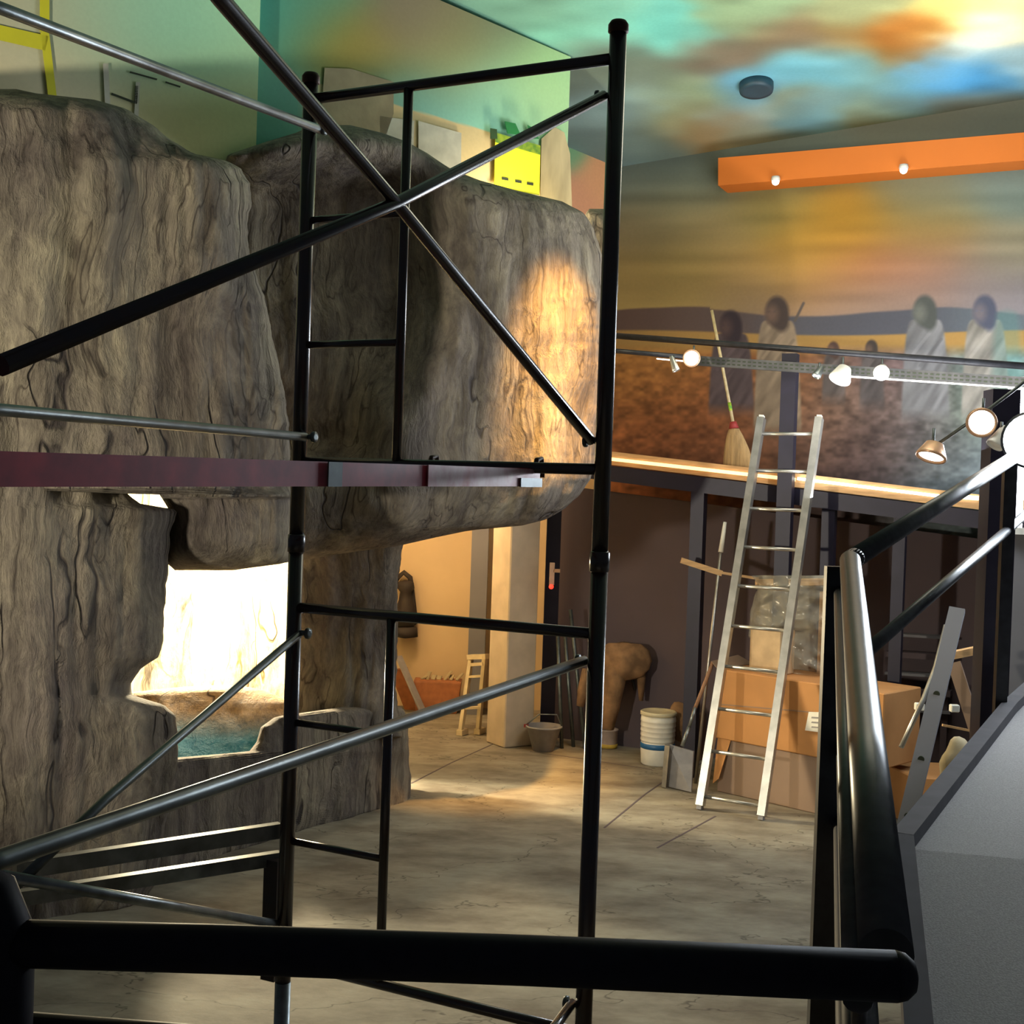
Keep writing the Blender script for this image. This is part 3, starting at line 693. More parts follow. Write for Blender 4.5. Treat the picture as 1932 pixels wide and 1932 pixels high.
sheet('stained_sheet', [(1021, 262), (1046, 240), (1064, 250), (1075, 290), (1079, 398), (1019, 372)], 'lightpanel', 'stained cream sheet hanging beside the yellow sheet at the wall end', 'sheet', off=-.02)
def onB(px, py, off=-.112): return onpl(px, py, A1 + nA * off, nA)
def tape(pts, m, lb, cat='tape', wpx=None, group=None, name='masking_tape'):
    bm = B()
    for (x0, y0), (x1, y1), hw in pts:
        dx, dy = x1 - x0, y1 - y0; L = math.hypot(dx, dy); nx, ny = -dy / L * hw, dx / L * hw
        prism(bm, [onB(x0 + nx, y0 + ny), onB(x1 + nx, y1 + ny), onB(x1 - nx, y1 - ny), onB(x0 - nx, y0 - ny)], -nA * .003)
    tag(obj(name, bm, m), lb, cat, group)
tape([((84, -40), (84, 60), 9), ((84, 60), (99, 185), 8), ((-60, 48), (88, 82), 14)], 'yellow', 'yellow tape cross stuck on the pale upper left wall')
tape([((199, 120), (203, 200), 5)], 'whitemark', 'white tape strip on the wall right of the yellow tape', group='white tape strips')
tape([((260, 155), (256, 240), 4)], 'whitemark', 'thin white tape strip beside the pencilled H marks', group='white tape strips')
tape([((245, 136), (296, 150), 1.5), ((312, 155), (340, 164), 1.5), ((258, 162), (256, 195), 2.5), ((210, 177), (258, 195), 2)], 'ink', 'thin dark pencilled lines drawn on the pale wall', 'wall marking', name='pencil_marks')

# ------------------------------------------------------------------ scaffold
DR, DL = 3.37, 3.82
rb = at(1136, 926, DR); rb.z = 0
nF = None
# left upright solves the frame direction
lb_ = at(563, 912, DL); lb_.z = 0
uf = (rb - lb_).normalized(); nF = Vector((-uf.y, uf.x, 0))
def onF(px, py): return onpl(px, py, rb, nF)
ib = onF(757, 600); ib.z = 0
scE = empty('scaffold_tower', (rb + lb_) / 2, 'black tubular scaffold tower with cross braces in the foreground', 'scaffold')
def vt(p, z0, z1, r, name, m='black_steel', n=18):
    bm = B(); tube(bm, [Vector((p.x, p.y, z0)), Vector((p.x, p.y, z1))], r, n); return obj(name, bm, m, scE)
RU = .0225
upr = [vt(rb, 2.12, 3.51, RU, 'upright'), vt(lb_, 2.12, 3.49, RU, 'upright')]
vt(rb, .02, 2.115, RU * 1.02, 'upright'); vt(lb_, .78, 2.115, RU * 1.02, 'upright')
for p, z, pu in ((rb, 3.51, upr[0]), (lb_, 3.49, upr[1])):
    bm = B(); q = Vector((p.x, p.y, z)); lathe(bm, q, [(RU * 1.0, 0), (RU * 1.2, .003), (RU * 1.2, .022), (RU * .9, .032), (.004, .034)], 20)
    obj('coupling_pin', bm, 'rust', pu, True)
for p in (rb, lb_):
    bm = B(); q = Vector((p.x, p.y, 2.09)); lathe(bm, q, [(RU * 1.05, 0), (RU * 1.18, .002), (RU * 1.18, .052), (RU * 1.05, .055)], 20); obj('coupling_collar', bm, 'black_steel', scE, True)
vt(ib, 2.37, 3.44, .014, 'inner_upright'); vt(ib, .86, 1.93, .014, 'inner_upright')
def hz(a, b_, z, r, name, m='black_steel'):
    bm = B(); tube(bm, [Vector((a.x, a.y, z)), Vector((b_.x, b_.y, z))], r, 14); return obj(name, bm, m, scE)
hz(lb_, rb, 3.445, .0155, 'top_bar'); hz(lb_, rb, 2.362, .0155, 'bearing_bar'); hz(lb_, rb, 1.925, .0155, 'top_bar'); hz(lb_, rb, .855, .0155, 'bottom_bar')
for z in (3.083, 2.712, 1.579, 1.22): hz(lb_, ib, z, .011, 'rung')
# near frame, just outside the picture, and its rails
nv = Vector((.433, .901, 0)) * 2.13
rn, ln = rb - nv, lb_ - nv
vt(rn, .72, 3.51, RU, 'upright'); vt(ln, .72, 3.49, RU, 'upright'); hz(ln, rn, 2.362 - .06, .0155, 'bearing_bar'); 
def brace(pts, r=.0145, m='black_steel', name='brace'):
    bm = B(); tube(bm, pts, r, 12); return obj(name, bm, m, scE)
def stud(p, z, side, m='galvdark'):
    bm = B(); q = Vector((p.x, p.y, z)); tube(bm, [q, q + side * .055], .008, 10); lathe(bm, q + side * .048, [(.008, 0), (.017, .001), (.017, .008), (.008, .01)], 12, side); return obj('stud', bm, m, scE)
c1 = at(748, 386, 2.76)
def zp(p, z): return Vector((p.x, p.y, z))
R1, R2 = zp(rb, 3.35) - uf * .035, zp(rb, 2.437) - uf * .035
N1, N2 = zp(rn, 2.42) - uf * .035, zp(rn, 3.27) - uf * .035
tx = .29
q = R1.lerp(N1, .3); 
x1 = R1.lerp(N1, .29); x2 = R2.lerp(N2, .29)
brace([R1, at(748, 383, x1.y), at(0, 690, 1.66)]+[]); brace([R2, at(752, 388, x2.y + .02), at(418, 0, 1.98), at(300, -150, 1.8)])
for z in (3.35, 2.437, 1.85, .93): stud(rb, z, -uf); stud(lb_, z, uf)
brace([zp(lb_, 3.35) + uf * .04, at(0, 15, 2.55), at(-100, -25, 2.4)], .013, 'galv', 'guard_rail')
brace([zp(lb_, 2.437) + uf * .02, at(0, 773, 2.55), at(-100, 764, 2.4)], .013, 'galvdark', 'guard_rail')
brace([zp(rb, 1.85) - uf * .035, at(0, 1622, 1.66), at(-60, 1640, 1.6)], .0145, 'galvdark')
brace([zp(rb, .93) - uf * .035, at(1048, 1936, 3.2), at(900, 2090, 2.9)], .013, 'black_steel')
brace([zp(lb_, 1.845) + uf * .02, at(200, 1508, 2.98), at(0, 1700, 2.62)], .012, 'galvdark')
brace([zp(lb_, .96) - uf * .02, at(0, 1652, 2.60)], .013, 'galv')
# flat bars and lower leg
bm = B(); beam(bm, at(528, 1566, 3.86), at(28, 1642, 3.36), .03, .045); obj('side_bar', bm, 'galv', scE)
bm = B(); beam(bm, at(528, 1618, 3.9), at(-40, 1706, 3.32), .03, .04); obj('side_bar', bm, 'galv', scE)
q = at(520, 1620, 3.87); q2 = at(518, 1872, 3.87)
bm = B(); beam(bm, Vector((q.x, q.y, q.z)), Vector((q.x, q.y, .78)), .05, .05); obj('leg_sleeve', bm, 'black_steel', scE)
bm = B(); lathe(bm, Vector((lb_.x, lb_.y, 0)), [(.075, 0), (.075, .01), (.03, .014), (.024, .03), (.024, .79)], 20); obj('levelling_leg', bm, 'galv', scE, True)
bm = B(); lathe(bm, Vector((rb.x, rb.y, 0)), [(.075, 0), (.075, .01), (.03, .014), (.03, .03)], 20); obj('base_plate', bm, 'galv', scE)

# red scaffold plank resting on the bearing bars
pe = onF(1006, 893) + nv.normalized() * .03; pn = Vector((pe.x, pe.y, 0)) - nv.normalized() * 2.2
far_t, far_b = 2.420, 2.380
plE = empty('scaffold_plank', (pe.x, pe.y, 2.38), 'worn red scaffold plank lying across the scaffold at eye level', 'plank')
def P3(d, o, z): q = Vector((pe.x, pe.y, 0)) - v * d - u * o; return Vector((q.x, q.y, z))
def pz(d): return 2.312 - .032 * (d / 1.8)
for o0, nm in ((0, 'side_rail'), (.36, 'side_rail')):
    bm = B(); pts = [P3(.02, o0, pz(0)), P3(2.2, o0, pz(2.2)), P3(2.2, o0, pz(2.2) + .052), P3(.02, o0, pz(0) + .048)]
    prism(bm, pts, -u * .025); obj(nm, bm, 'redpaint', plE)
bm = B(); pts = [P3(.0, .02, pz(0) + .038), P3(2.2, .02, pz(2.2) + .042), P3(2.2, .38, pz(2.2) + .042), P3(.0, .38, pz(0) + .038)]; prism(bm, pts, Z * .008); obj('deck', bm, 'worn', plE)
bm = B(); prism(bm, [P3(.0, -.004, pz(0)), P3(.62, -.004, pz(.62)), P3(.62, -.004, pz(.62) + .05), P3(.0, -.004, pz(0) + .046)], u * .003); obj('worn_end', bm, 'worn', plE)
bm = B(); prism(bm, [P3(-.005, -.008, pz(0) - .002), P3(.13, -.008, pz(.1) - .002), P3(.13, -.008, pz(.1) + .022), P3(-.005, -.008, pz(0) + .022)], u * .004); obj('end_bracket', bm, 'galv', plE)
for o0 in (.0, .33):
    bm = B(); q = P3(-.01, o0, 2.362); tube(bm, [q + Z * .0 - v * .03, q + Z * .022 - v * .02, q + Z * .026 + v * .01, q + v * .022, q - Z * .025 + v * .02], .007, 10); obj('hook', bm, 'rust', plE)
bm = B(); prism(bm, [P3(.98, -.006, pz(.98)), P3(1.03, -.006, pz(1.03)), P3(1.03, -.006, pz(1.03) + .05), P3(.98, -.006, pz(.98) + .05)], u * .003); obj('grey_patch', bm, 'galvdark', plE)

# ------------------------------------------------------------------ landing rail and ramp
Rr = .03
c_end = at(1690, 1842, 1.50)
LZ = c_end.z
l_end = at(-4, 1779, 1.62)
nrE = empty('landing_rail', Vector((.4, 1.5, .7)), 'thick black horizontal handrail across the bottom of the picture', 'railing')
bm = B(); pts = [l_end, at(400, 1790, 1.59), at(1000, 1812, 1.55), c_end]; tube(bm, pts, Rr, 28)
lathe(bm, c_end, [(Rr, 0), (Rr * .9, .012), (Rr * .6, .022), (.004, .026)], 28, (c_end - l_end).normalized()); obj('handrail', bm, 'rail', nrE, False)
bm = B(); q = at(8, 1760, 1.62); tube(bm, [Vector((q.x, q.y, .7)), Vector((q.x, q.y, q.z - .0)), Vector((q.x - .02, q.y, q.z + .045)), Vector((q.x - .05, q.y, q.z + .055))], .038, 24); obj('post', bm, 'rail', nrE)
bm = B(); tube(bm, [at(0, 1935, 1.66), at(420, 1968, 1.62), at(1640, 2060, 1.55)], .02, 16); obj('lower_bar', bm, 'rail', nrE)
# sloping rail at right
def rp(t, dz=0.):   # along rail 1, t 0..1
    a, b_ = at(1672, 1800, 1.58), at(1604, 1058, 4.2); return a.lerp(b_, t) + Z * dz
srE = empty('ramp_handrail', Vector((.5, 1.6, .7)), 'dark multi-bar handrail climbing away at right beside the ramp', 'railing')
k1 = rp(1.0); far2 = at(1905, 868, 6.5); far3 = k1 + (far2 - k1) * 1.35
bm = B(); pts = [rp(t) for t in (0, .3, .6, .9, 1)] + [k1 + (far2 - k1).normalized() * .05]; tube(bm, pts, .034, 24); obj('top_rail', bm, 'railgrey', srE)
bm = B(); tube(bm, [k1, far3], .034, 20); obj('top_rail', bm, 'railgrey', srE)
for dz, r in ((-.10, .020), (-.34, .022), (-.62, .022), (-.86, .022)):
    bm = B(); tube(bm, [rp(t, dz) + Vector((-.03 if dz > -.2 else 0, 0, 0)) for t in (.03, .5, 1)], r, 14); obj('mid_rail', bm, 'railgrey' if dz > -.2 else 'rail', srE)
bm = B(); tube(bm, [k1 - Z * .36, far3 - Z * .36], .024, 16); obj('mid_rail', bm, 'railgrey', srE)
for p, wd in ((k1 + Vector((-.03, 0, 0)), .10), (far2, .06)):
    bm = B(); boxv(bm, Vector((p.x - wd / 2, p.y - .02, (.0 if wd > .08 else 1.2))), Vector((wd, 0, 0)), Vector((0, .04, 0)), Z * (p.z - .02 - (0 if wd > .08 else 1.2))); obj('post', bm, 'railgrey', srE)
# ramp deck
rE = empty('access_ramp', Vector((1.5, 3, .7)), 'grey covered access ramp rising along the right edge', 'ramp')
def onr(px, py, D): return at(px, py, D)
e1 = Vector((.62, 1.5, .70)); e2 = onr(1702, 1600, 4.2); e3 = onr(1905, 1342, 6.5); e4 = onr(1960, 1290, 7.4)
bm = B()
A_ = [e1, e2, e3, e4]; W_ = [Vector((3.4, 1.2, .70)), Vector((3.9, 3.6, e2.z)), Vector((4.6, 6.0, e3.z)), Vector((4.9, 7.2, e4.z))]
for i in range(3):
    prism(bm, [A_[i], W_[i], W_[i + 1], A_[i + 1]], -Z * .12)
obj('deck', bm, 'carpet', rE)
bm = B()
for i in range(3): beam(bm, A_[i] + Z * .02, A_[i + 1] + Z * .02, .07, .06)
obj('kerb', bm, mat('kerb_grey', (.06, .055, .068), .9), rE)
bm = B(); boxv(bm, Vector((-1.8, -1.6, 0)), Vector((5.2, 0, 0)), Vector((0, 3.05, 0)), Z * .70)
tag(obj('landing_platform', bm, 'carpet'), kind='structure')
# dark post at far end of the ramp
q = at(1878, 1340, 7.6)
bm = B(); boxv(bm, Vector((q.x - .09, q.y, 0)), Vector((.165, 0, 0)), Vector((0, .16, 0)), Z * 3.0)
tag(obj('corner_post', bm, 'darkpost'), 'broad dark corner post near the right edge at top of the ramp', 'post')

# ------------------------------------------------------------------ column and passage items
cc = onz(951, 1412); a = Vector((.844, .536, 0)) * .31; b_ = Vector((-.536, .844, 0)) * .31
bm = B(); boxv(bm, cc, a, b_, Z * 2.9); bev(bm, .01, 1)
tag(obj('concrete_column', bm, 'colcon'), 'square pale concrete column lit orange on its left face', 'column')
q = at(884, 1200, 12.9); bm = B(); boxv(bm, Vector((q.x, q.y, 0)), Vector((.17, 0, 0)), Vector((0, .2, 0)), Z * 2.88)
tag(obj('dark_pilaster', bm, 'greywall'), 'dark grey pilaster behind the pale column', 'pilaster')
q = onz(1018, 1400); bm = B(); boxv(bm, q, Vector((.13, 0, 0)), Vector((0, .1, 0)), Z * 2.3)
tag(obj('black_door_post', bm, 'darkpost'), 'black upright post right of the pale column', 'post')
# small wall device
q = at(1040, 1110, 11.1)
e = empty('wall_device', q, 'small pale wall handle device with red indicator beside black post', 'switch')
bm = B(); boxv(bm, at(1036, 1104, 11.3), Vector((.045, 0, 0)), Vector((0, .04, 0)), Z * .2); bev(bm, .006); obj('body', bm, mat('pinkish_plastic', (.45, .33, .28), .5), e)
bm = B(); boxv(bm, at(1044, 1080, 11.3), Vector((.06, 0, 0)), Vector((0, .03, 0)), Z * .03); obj('lever', bm, 'lampring', e)
bm = B(); bmesh.ops.create_icosphere(bm, subdivisions=2, radius=.022, matrix=Matrix.Translation(at(1040, 1107, 11.27))); obj('indicator', bm, 'redled', e, True)
# black harness on the wall
e = empty('hanging_harness', at(765, 1200, 13.2), 'black strapped harness hanging on the orange-lit wall', 'harness')
bm = B(); pts = [at(x, y, 13.2) for x, y in ((748, 1105), (752, 1088), (762, 1080), (774, 1090), (776, 1105), (780, 1140), (784, 1175), (772, 1190))]; tube(bm, pts, .028, 10); obj('strap', bm, 'blackcloth', e, True)
bm = B(); lathe(bm, at(765, 1135, 13.15), [(.02, -.27), (.10, -.25), (.11, -.1), (.07, .02), (.06, .1), (.09, .14), (.08, .2), (.02, .22)], 20); obj('body', bm, 'blackcloth', e, True)
bm = B(); lathe(bm, at(765, 1195, 13.15), [(.02, -.05), (.13, -.03), (.12, .06), (.03, .09)], 20); obj('pouch', bm, 'blackcloth', e, True)
# terracotta crate
q = onz(786, 1345); e = empty('plastic_crate', q, 'reddish-brown tub of rubble against the passage wall', 'crate')
s = 13.2 / F
bm = B(); o = at(784, 1330, 12.9); o.z = 0
pts = [(0, 0), (.42, 0), (.46, .33), (-.03, .33)]
prism(bm, [o + Vector((x, 0, z)) for x, z in pts], Vector((0, .25, 0))); bev(bm, .02); obj('body', bm, 'crate', e)
bm = B()
for k in range(7):
    p = o + Vector((.04 + .06 * k, .1, .33)); beam(bm, p, p + Vector((random.uniform(-.05, .08), .03, random.uniform(.03, .10))), .05, .01)
obj('scraps', bm, 'paper', e)
# leaning board left of crate
bm = B(); beam(bm, at(752, 1238, 12.9), onz(802, 1352), .09, .02); tag(obj('leaning_board', bm, 'greyplastic'), 'narrow grey board leaning beside the reddish tub', 'board')
bm = B(); beam(bm, at(752, 1262, 12.95), onz(782, 1340), .20, .03); tag(obj('plywood_offcut', bm, 'crate'), 'brown panel leaning behind the narrow grey board', 'board')
# folding step stool
f1, f2 = onz(869, 1388), onz(902, 1386)
e = empty('folding_stool', (f1 + f2) / 2, 'cream folding step stool leaning on the pale column', 'step stool')
t1, t2 = at(889, 1240, 11.9), at(915, 1238, 11.75)
for a, b_ in ((f1, t1), (f2, t2)):
    bm = B(); beam(bm, a + Z * .03, b_, .035, .05); obj('leg', bm, 'cream', e)
bm = B(); beam(bm, t1 - u * .02, t2 + u * .03, .07, .045); obj('top_step', bm, 'cream', e)
bm = B(); beam(bm, t1 - Z * .07, t2 - Z * .07, .06, .03); obj('handle_slot', bm, 'cream', e)
for t in (.35, .75):
    bm = B(); beam(bm, f1.lerp(t1, t), f2.lerp(t2, t), .05, .02); obj('step', bm, 'cream', e)
for a in (f1, f2):
    bm = B(); beam(bm, a + Z * .03 - v * .03, a + Z * .03 + v * .10, .06, .05); obj('foot', bm, 'cream', e)

# buckets
def bucket(name, px, pyb, pyt, wt, wb, m, lb, parts=(), label_cat='bucket'):
    q = onz(px, pyb); D = q.y; s = D / F; h = (pyb - pyt) * s
    rt, rbm = wt / 2 * s, wb / 2 * s; q = q + Vector((0, rbm, 0))
    e = empty(name, q, lb, label_cat)
    bm = B(); lathe(bm, q, [(rbm * .9, 0), (rbm, .006), (rt * .97, h * .93), (rt * 1.04, h * .94), (rt * 1.04, h), (rt * .95, h), (rbm * .9, h * .1)], 36); obj('body', bm, m, e)
    return e, q, h, rt, rbm
e, q, h, rt, rbm = bucket('grey_bucket', 1025, 1420, 1372, 68, 40, 'greyplastic', 'grey rubber bucket on the floor right of the pale column')
bm = B(); tube(bm, [q + Vector((-rt, 0, h)), q + Vector((-rt * .3, -.02, h + .10)), q + Vector((rt * .7, 0, h + .10)), q + Vector((rt, 0, h))], .006, 8); hd = obj('handle', bm, 'galv', e, True)
bm = B(); boxv(bm, q + Vector((-rt * 1.12, -.02, h - .02)), Vector((.04, 0, 0)), Vector((0, .03, 0)), Z * .025); obj('grip', bm, 'red', hd)
e, q, h, rt, rbm = bucket('paint_tub', 1148, 1414, 1378, 37, 35, mat('pinkish_white_plastic', (.50, .40, .36), .5), 'small pinkish paint tub on the floor behind the scaffold upright', label_cat='tub')
bm = B(); lathe(bm, q, [(rbm * 1.05, .005), (rbm * 1.06, h * .22), (rbm * 1.0, h * .24)], 30); obj('yellow_base', bm, mat('yellow_plastic', (.50, .34, .05)), e)
# stacked white pail
q = onz(1243, 1448); D = q.y; s = D / F; H = 102 * s; r = 33.5 * s; q = q + Vector((0, r, 0))
e = empty('white_pail', q, 'tall white lidded pail with a blue band beside the shovel', 'pail')
bm = B(); lathe(bm, q, [(r * .86, 0), (r * .92, .01), (r * .97, H * .30), (r * .97, H * .36), (r * .95, H * .37), (r * .95, H * .42)], 40); obj('lower_body', bm, 'white', e)
bm = B(); lathe(bm, q, [(r * .93, H * .30), (r * .985, H * .31), (r * .985, H * .40), (r * .93, H * .41)], 40); obj('blue_band', bm, 'blue', e)
bm = B(); prof = [(r * .94, H * .40)]
for k in range(5): prof += [(r * (.955 + .007 * k), H * (.44 + .09 * k)), (r * (.985 + .006 * k), H * (.45 + .09 * k)), (r * (.985 + .006 * k), H * (.465 + .09 * k))]
prof += [(r * .97, H * .93)]; lathe(bm, q, prof, 40); obj('upper_body', bm, 'white', e)
bm = B(); lathe(bm, q, [(r * 1.0, H * .92), (r * 1.04, H * .93), (r * 1.04, H * .985), (r * .97, H), (r * .9, H * .985), (.002, H * .985)], 40); obj('lid', bm, mat('cream_lid', (.62, .56, .38), .45), e)
# shovel
e = empty('shovel', onz(1280, 1492), 'grey square shovel leaning with wooden handle against the cartons', 'shovel')
b0 = [at(1262, 1405, 9.9), at(1308, 1418, 9.85), onz(1304, 1497) + Z * .01, onz(1250, 1484) + Z * .01]
bm = B(); prism(bm, b0, Vector((.01, .02, 0))); obj('blade', bm, 'greyplastic', e)
bm = B(); prism(bm, [at(1255, 1404, 9.9), at(1264, 1405, 9.88), onz(1257, 1486) + Z * .01, onz(1249, 1484) + Z * .01], Vector((-.01, -.05, 0))); obj('side_lip', bm, 'alu', e)
bm = B(); tube(bm, [at(1287, 1408, 9.86), at(1300, 1372, 9.9)], .016, 10); tube(bm, [at(1300, 1372, 9.9), at(1312, 1335, 9.92)], .014, 10); obj('socket', bm, 'galv', e)
bm = B(); tube(bm, [at(1308, 1345, 9.92), at(1345, 1250, 10.0)], .015, 10); obj('handle', bm, mat('brown_handle', (.34, .18, .10), .6), e)
# silver pole
e = empty('silver_pole', at(1338, 1245, 10.25), 'thin silver extension pole standing behind the ladder left rail', 'pole')
bm = B(); tube(bm, [onz(1312, 1478), at(1360, 1040, 10.28)], .013, 12); obj('tube', bm, 'alu', e)
bm = B(); tube(bm, [at(1360, 1042, 10.28), at(1368, 985, 10.3)], .017, 12, radii=[.022, .014]); obj('grip', bm, 'white', e)

# draped brown figure-like cloth over trestle
e = empty('draped_sheet', onz(1170, 1400), 'brown crumpled dust sheet draped over a frame by the dark wall', 'dust sheet')
bm = B(); n = 40; m_ = 26; rings = []
prof = [(.03, .00), (.16, .02), (.22, .07), (.24, .16), (.225, .24), (.19, .30)]
qc = at(1178, 1213, 11.35)
for i, (rr, dz) in enumerate(prof):
    rings.append([])
    for k in range(n):
        a = 2 * math.pi * k / n; w_ = 1 + .12 * math.sin(a * 5 + i) * (i / 5)
        rings[-1].append(bm.verts.new(qc + Vector((rr * w_ * math.cos(a), .6 * rr * w_ * math.sin(a), -dz - (.02 * math.sin(3 * a) if i else 0)))))
for a, b_ in zip(rings, rings[1:]):
    for k in range(n): bm.faces.new((a[k], a[(k + 1) % n], b_[(k + 1) % n], b_[k]))
bm.faces.new(rings[0]); bm.faces.new(rings[-1])
obj('top_fold', bm, 'browncloth', e, True)
def drape(pts, rad, nm):
    bm = B(); tube(bm, [at(x, y, d) for x, y, d in pts], .05, 16, radii=rad)
    for w_ in bm.verts: w_.co += Vector((1, .4, 0)) * .018 * noise.noise(w_.co * 9)
    obj(nm, bm, 'browncloth', e, True)
drape([(1160, 1240, 11.35), (1158, 1280, 11.3), (1152, 1330, 11.3), (1146, 1375, 11.3)], [.10, .11, .085, .06], 'hanging_fold')
drape([(1200, 1245, 11.35), (1210, 1280, 11.35), (1209, 1322, 11.35)], [.06, .035, .02], 'hanging_fold')
drape([(1104, 1262, 11.35), (1100, 1300, 11.3), (1094, 1332, 11.3)], [.03, .05, .035], 'hanging_fold')
bm = B()
for x, y in ((1128, 1400), (1225, 1405)):
    tube(bm, [at(1178, 1225, 11.42), onz(x, y)], .014, 8)
obj('frame', bm, 'railgrey', e)
# thin poles leaning at the dark wall
for i, (x0, y0, x1, y1) in enumerate(((1052, 1185, 1060, 1412), (1066, 1200, 1082, 1409), (1076, 1150, 1104, 1413))):
    bm = B(); tube(bm, [at(x0, y0, 11.45), onz(x1, y1)], .018, 10)
    tag(obj('leaning_pole', bm, 'galvdark'), ['leftmost of the three dull poles leaning behind the grey bucket', 'middle of the three dull poles leaning behind the grey bucket', 'rightmost and tallest of the three dull poles behind the grey bucket'][i], 'pole', 'poles behind the bucket')
# pale rag behind pail
bm = B(); bmesh.ops.create_icosphere(bm, subdivisions=3, radius=.13, matrix=Matrix.Translation(at(1285, 1362, 10.95)) @ Matrix.Diagonal((.9, .7, 1.3, 1)))
for w_ in bm.verts: w_.co += w_.normal * .03 * noise.noise(w_.co * 12)
tag(obj('folded_sack', bm, 'browncloth', None, True), 'small pale brown sack slumped behind the white pail', 'sack')
bm = B(); q = onz(1292, 1432); boxv(bm, q, u * .14, v * .14, Z * .40); bev(bm, .01); tag(obj('dark_carton', bm, mat('dark_carton', (.12, .06, .03))), 'dark brown carton between the pail and the shovel handle', 'carton')

# ------------------------------------------------------------------ ladder
FL, FR = onz(1320, 1527), onz(1436, 1547); TL, TR = at(1437, 789, 9.93), at(1546, 789, 9.72)
e = empty('extension_ladder', (FL + FR) / 2, 'tall aluminium ladder leaning on the walkway edge', 'ladder')
for a, b_ in ((FL, TL), (FR, TR)):
    bm = B(); beam(bm, a + (b_ - a).normalized() * .03, b_, .055, .08, upv=v); rl = obj('rail', bm, 'alu', e)
    bm = B(); beam(bm, a + Z * .0, a + (b_ - a).normalized() * .05, .036, .07, upv=v); obj('foot', bm, 'greyplastic', rl)
    bm = B(); beam(bm, b_ - (b_ - a).normalized() * .05, b_ + (b_ - a).normalized() * .02, .036, .05, upv=v); obj('end_cap', bm, 'white', rl)
ts = [(1525 - y) / (1525 - 789) for y in (1500, 1414, 1334, 1254, 1178, 1103, 1030, 958, 887, 818)]
for t in ts:
    # perspective-correct interpolation along the rail in pixel height
    def corr(a, b_):
        za, zb = (a - CP).y, (b_ - CP).y; return (t / zb * 1.0) / ((1 - t) / za + t / zb) if False else t * za / (t * za + (1 - t) * zb)
    tc_ = corr(FL, TL); tc2 = corr(FR, TR)
    bm = B(); tube(bm, [FL.lerp(TL, tc_), FR.lerp(TR, tc2)], .014, 12); obj('rung', bm, 'alu', e)

# ------------------------------------------------------------------ cartons, plastic and boards
c0 = onz(1352, 1493); c1 = onz(1556, 1540); dC = (c1 - c0).normalized(); nC = Vector((-dC.y, dC.x, 0))
zt = at(1352, 1392, c0.y).z
bm = B(); boxv(bm, c0, dC * 1.15, nC * .5, Z * zt); bev(bm, .008, 1)
e = empty('lower_carton', c0, 'large dull brown carton on the floor behind the ladder', 'carton')
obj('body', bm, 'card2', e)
bm = B(); prism(bm, [c0 + Z * zt - nC * .005, c0 + dC * .12 + Z * zt - nC * .005, c0 + dC * .06 + Z * (zt - .3) - nC * .06 , c0 + Z * (zt - .35) - nC * .05], -nC * .006); obj('torn_flap', bm, 'card', e)
q = at(1338, 1395, c0.y + .02); q.z = zt
e = empty('upper_carton', q, 'long orange-lit cardboard carton stacked on the dull brown one', 'carton')
c2 = c0 - dC * .02 + Z * zt - nC * .02
h2 = at(1352, 1262, c0.y).z - zt
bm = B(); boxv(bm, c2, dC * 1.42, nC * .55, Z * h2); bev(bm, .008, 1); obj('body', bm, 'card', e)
bm = B(); prism(bm, [c2 + Z * h2, c2 + nC * .5 + Z * h2, c2 + nC * .45 - dC * .12 + Z * (h2 + .06), c2 + nC * .05 - dC * .10 + Z * (h2 + .04)], Z * .006); obj('open_flap', bm, 'card2', e)
bm = B(); nn = nC
pl = lambda x, y: onpl(x, y, c2 - nC * .004, nC)
prism(bm, [pl(1526, 1343), pl(1556, 1344), pl(1550, 1382), pl(1519, 1378)], -nC * .002); lbl = obj('paper_label', bm, 'white', e)
bm = B()
for k in range(3): prism(bm, [pl(1532, 1352 + 9 * k), pl(1546, 1353 + 9 * k), pl(1545, 1356 + 9 * k), pl(1531, 1355 + 9 * k)], -nC * .004)
obj('label_print', bm, 'greyplastic', lbl)
bm = B(); prism(bm, [pl(1360, 1328), pl(1640, 1352), pl(1640, 1354), pl(1360, 1330)], -nC * .001); obj('crease', bm, 'card2', e)
# wood block and board on top
topz = c2.z + h2
q = at(1430, 1270, c0.y + .2)
bm = B(); o = c2 + dC * .22 + nC * .10 + Z * h2; boxv(bm, o, dC * .28, nC * .2, Z * .34); bev(bm, .008, 1)
tag(obj('tan_box', bm, mat('tan_board', (.55, .40, .24), .8)), 'small tan box on the carton beside the plastic bag', 'box')
e = empty('wrapped_board', at(1525, 1095, 9.7), 'wooden board topped frame wrapped in clear plastic on the cartons', 'board')
wb = at(1424, 1092, 10.02); wr = at(1586, 1090, 9.72)
bm = B(); o = wb.copy(); boxv(bm, Vector((wb.x, wb.y, wb.z - .06)), (wr - wb) * 1.0, nC * .16, Z * .055); bev(bm, .006, 1); obj('top_board', bm, 'wood', e)
bm = B(); s_ = wb + (wr - wb) * .78; boxv(bm, Vector((s_.x, s_.y + .03, topz + .002)), dC * .10, nC * .08, Z * (wb.z - .07 - topz)); obj('support', bm, 'wood', e)
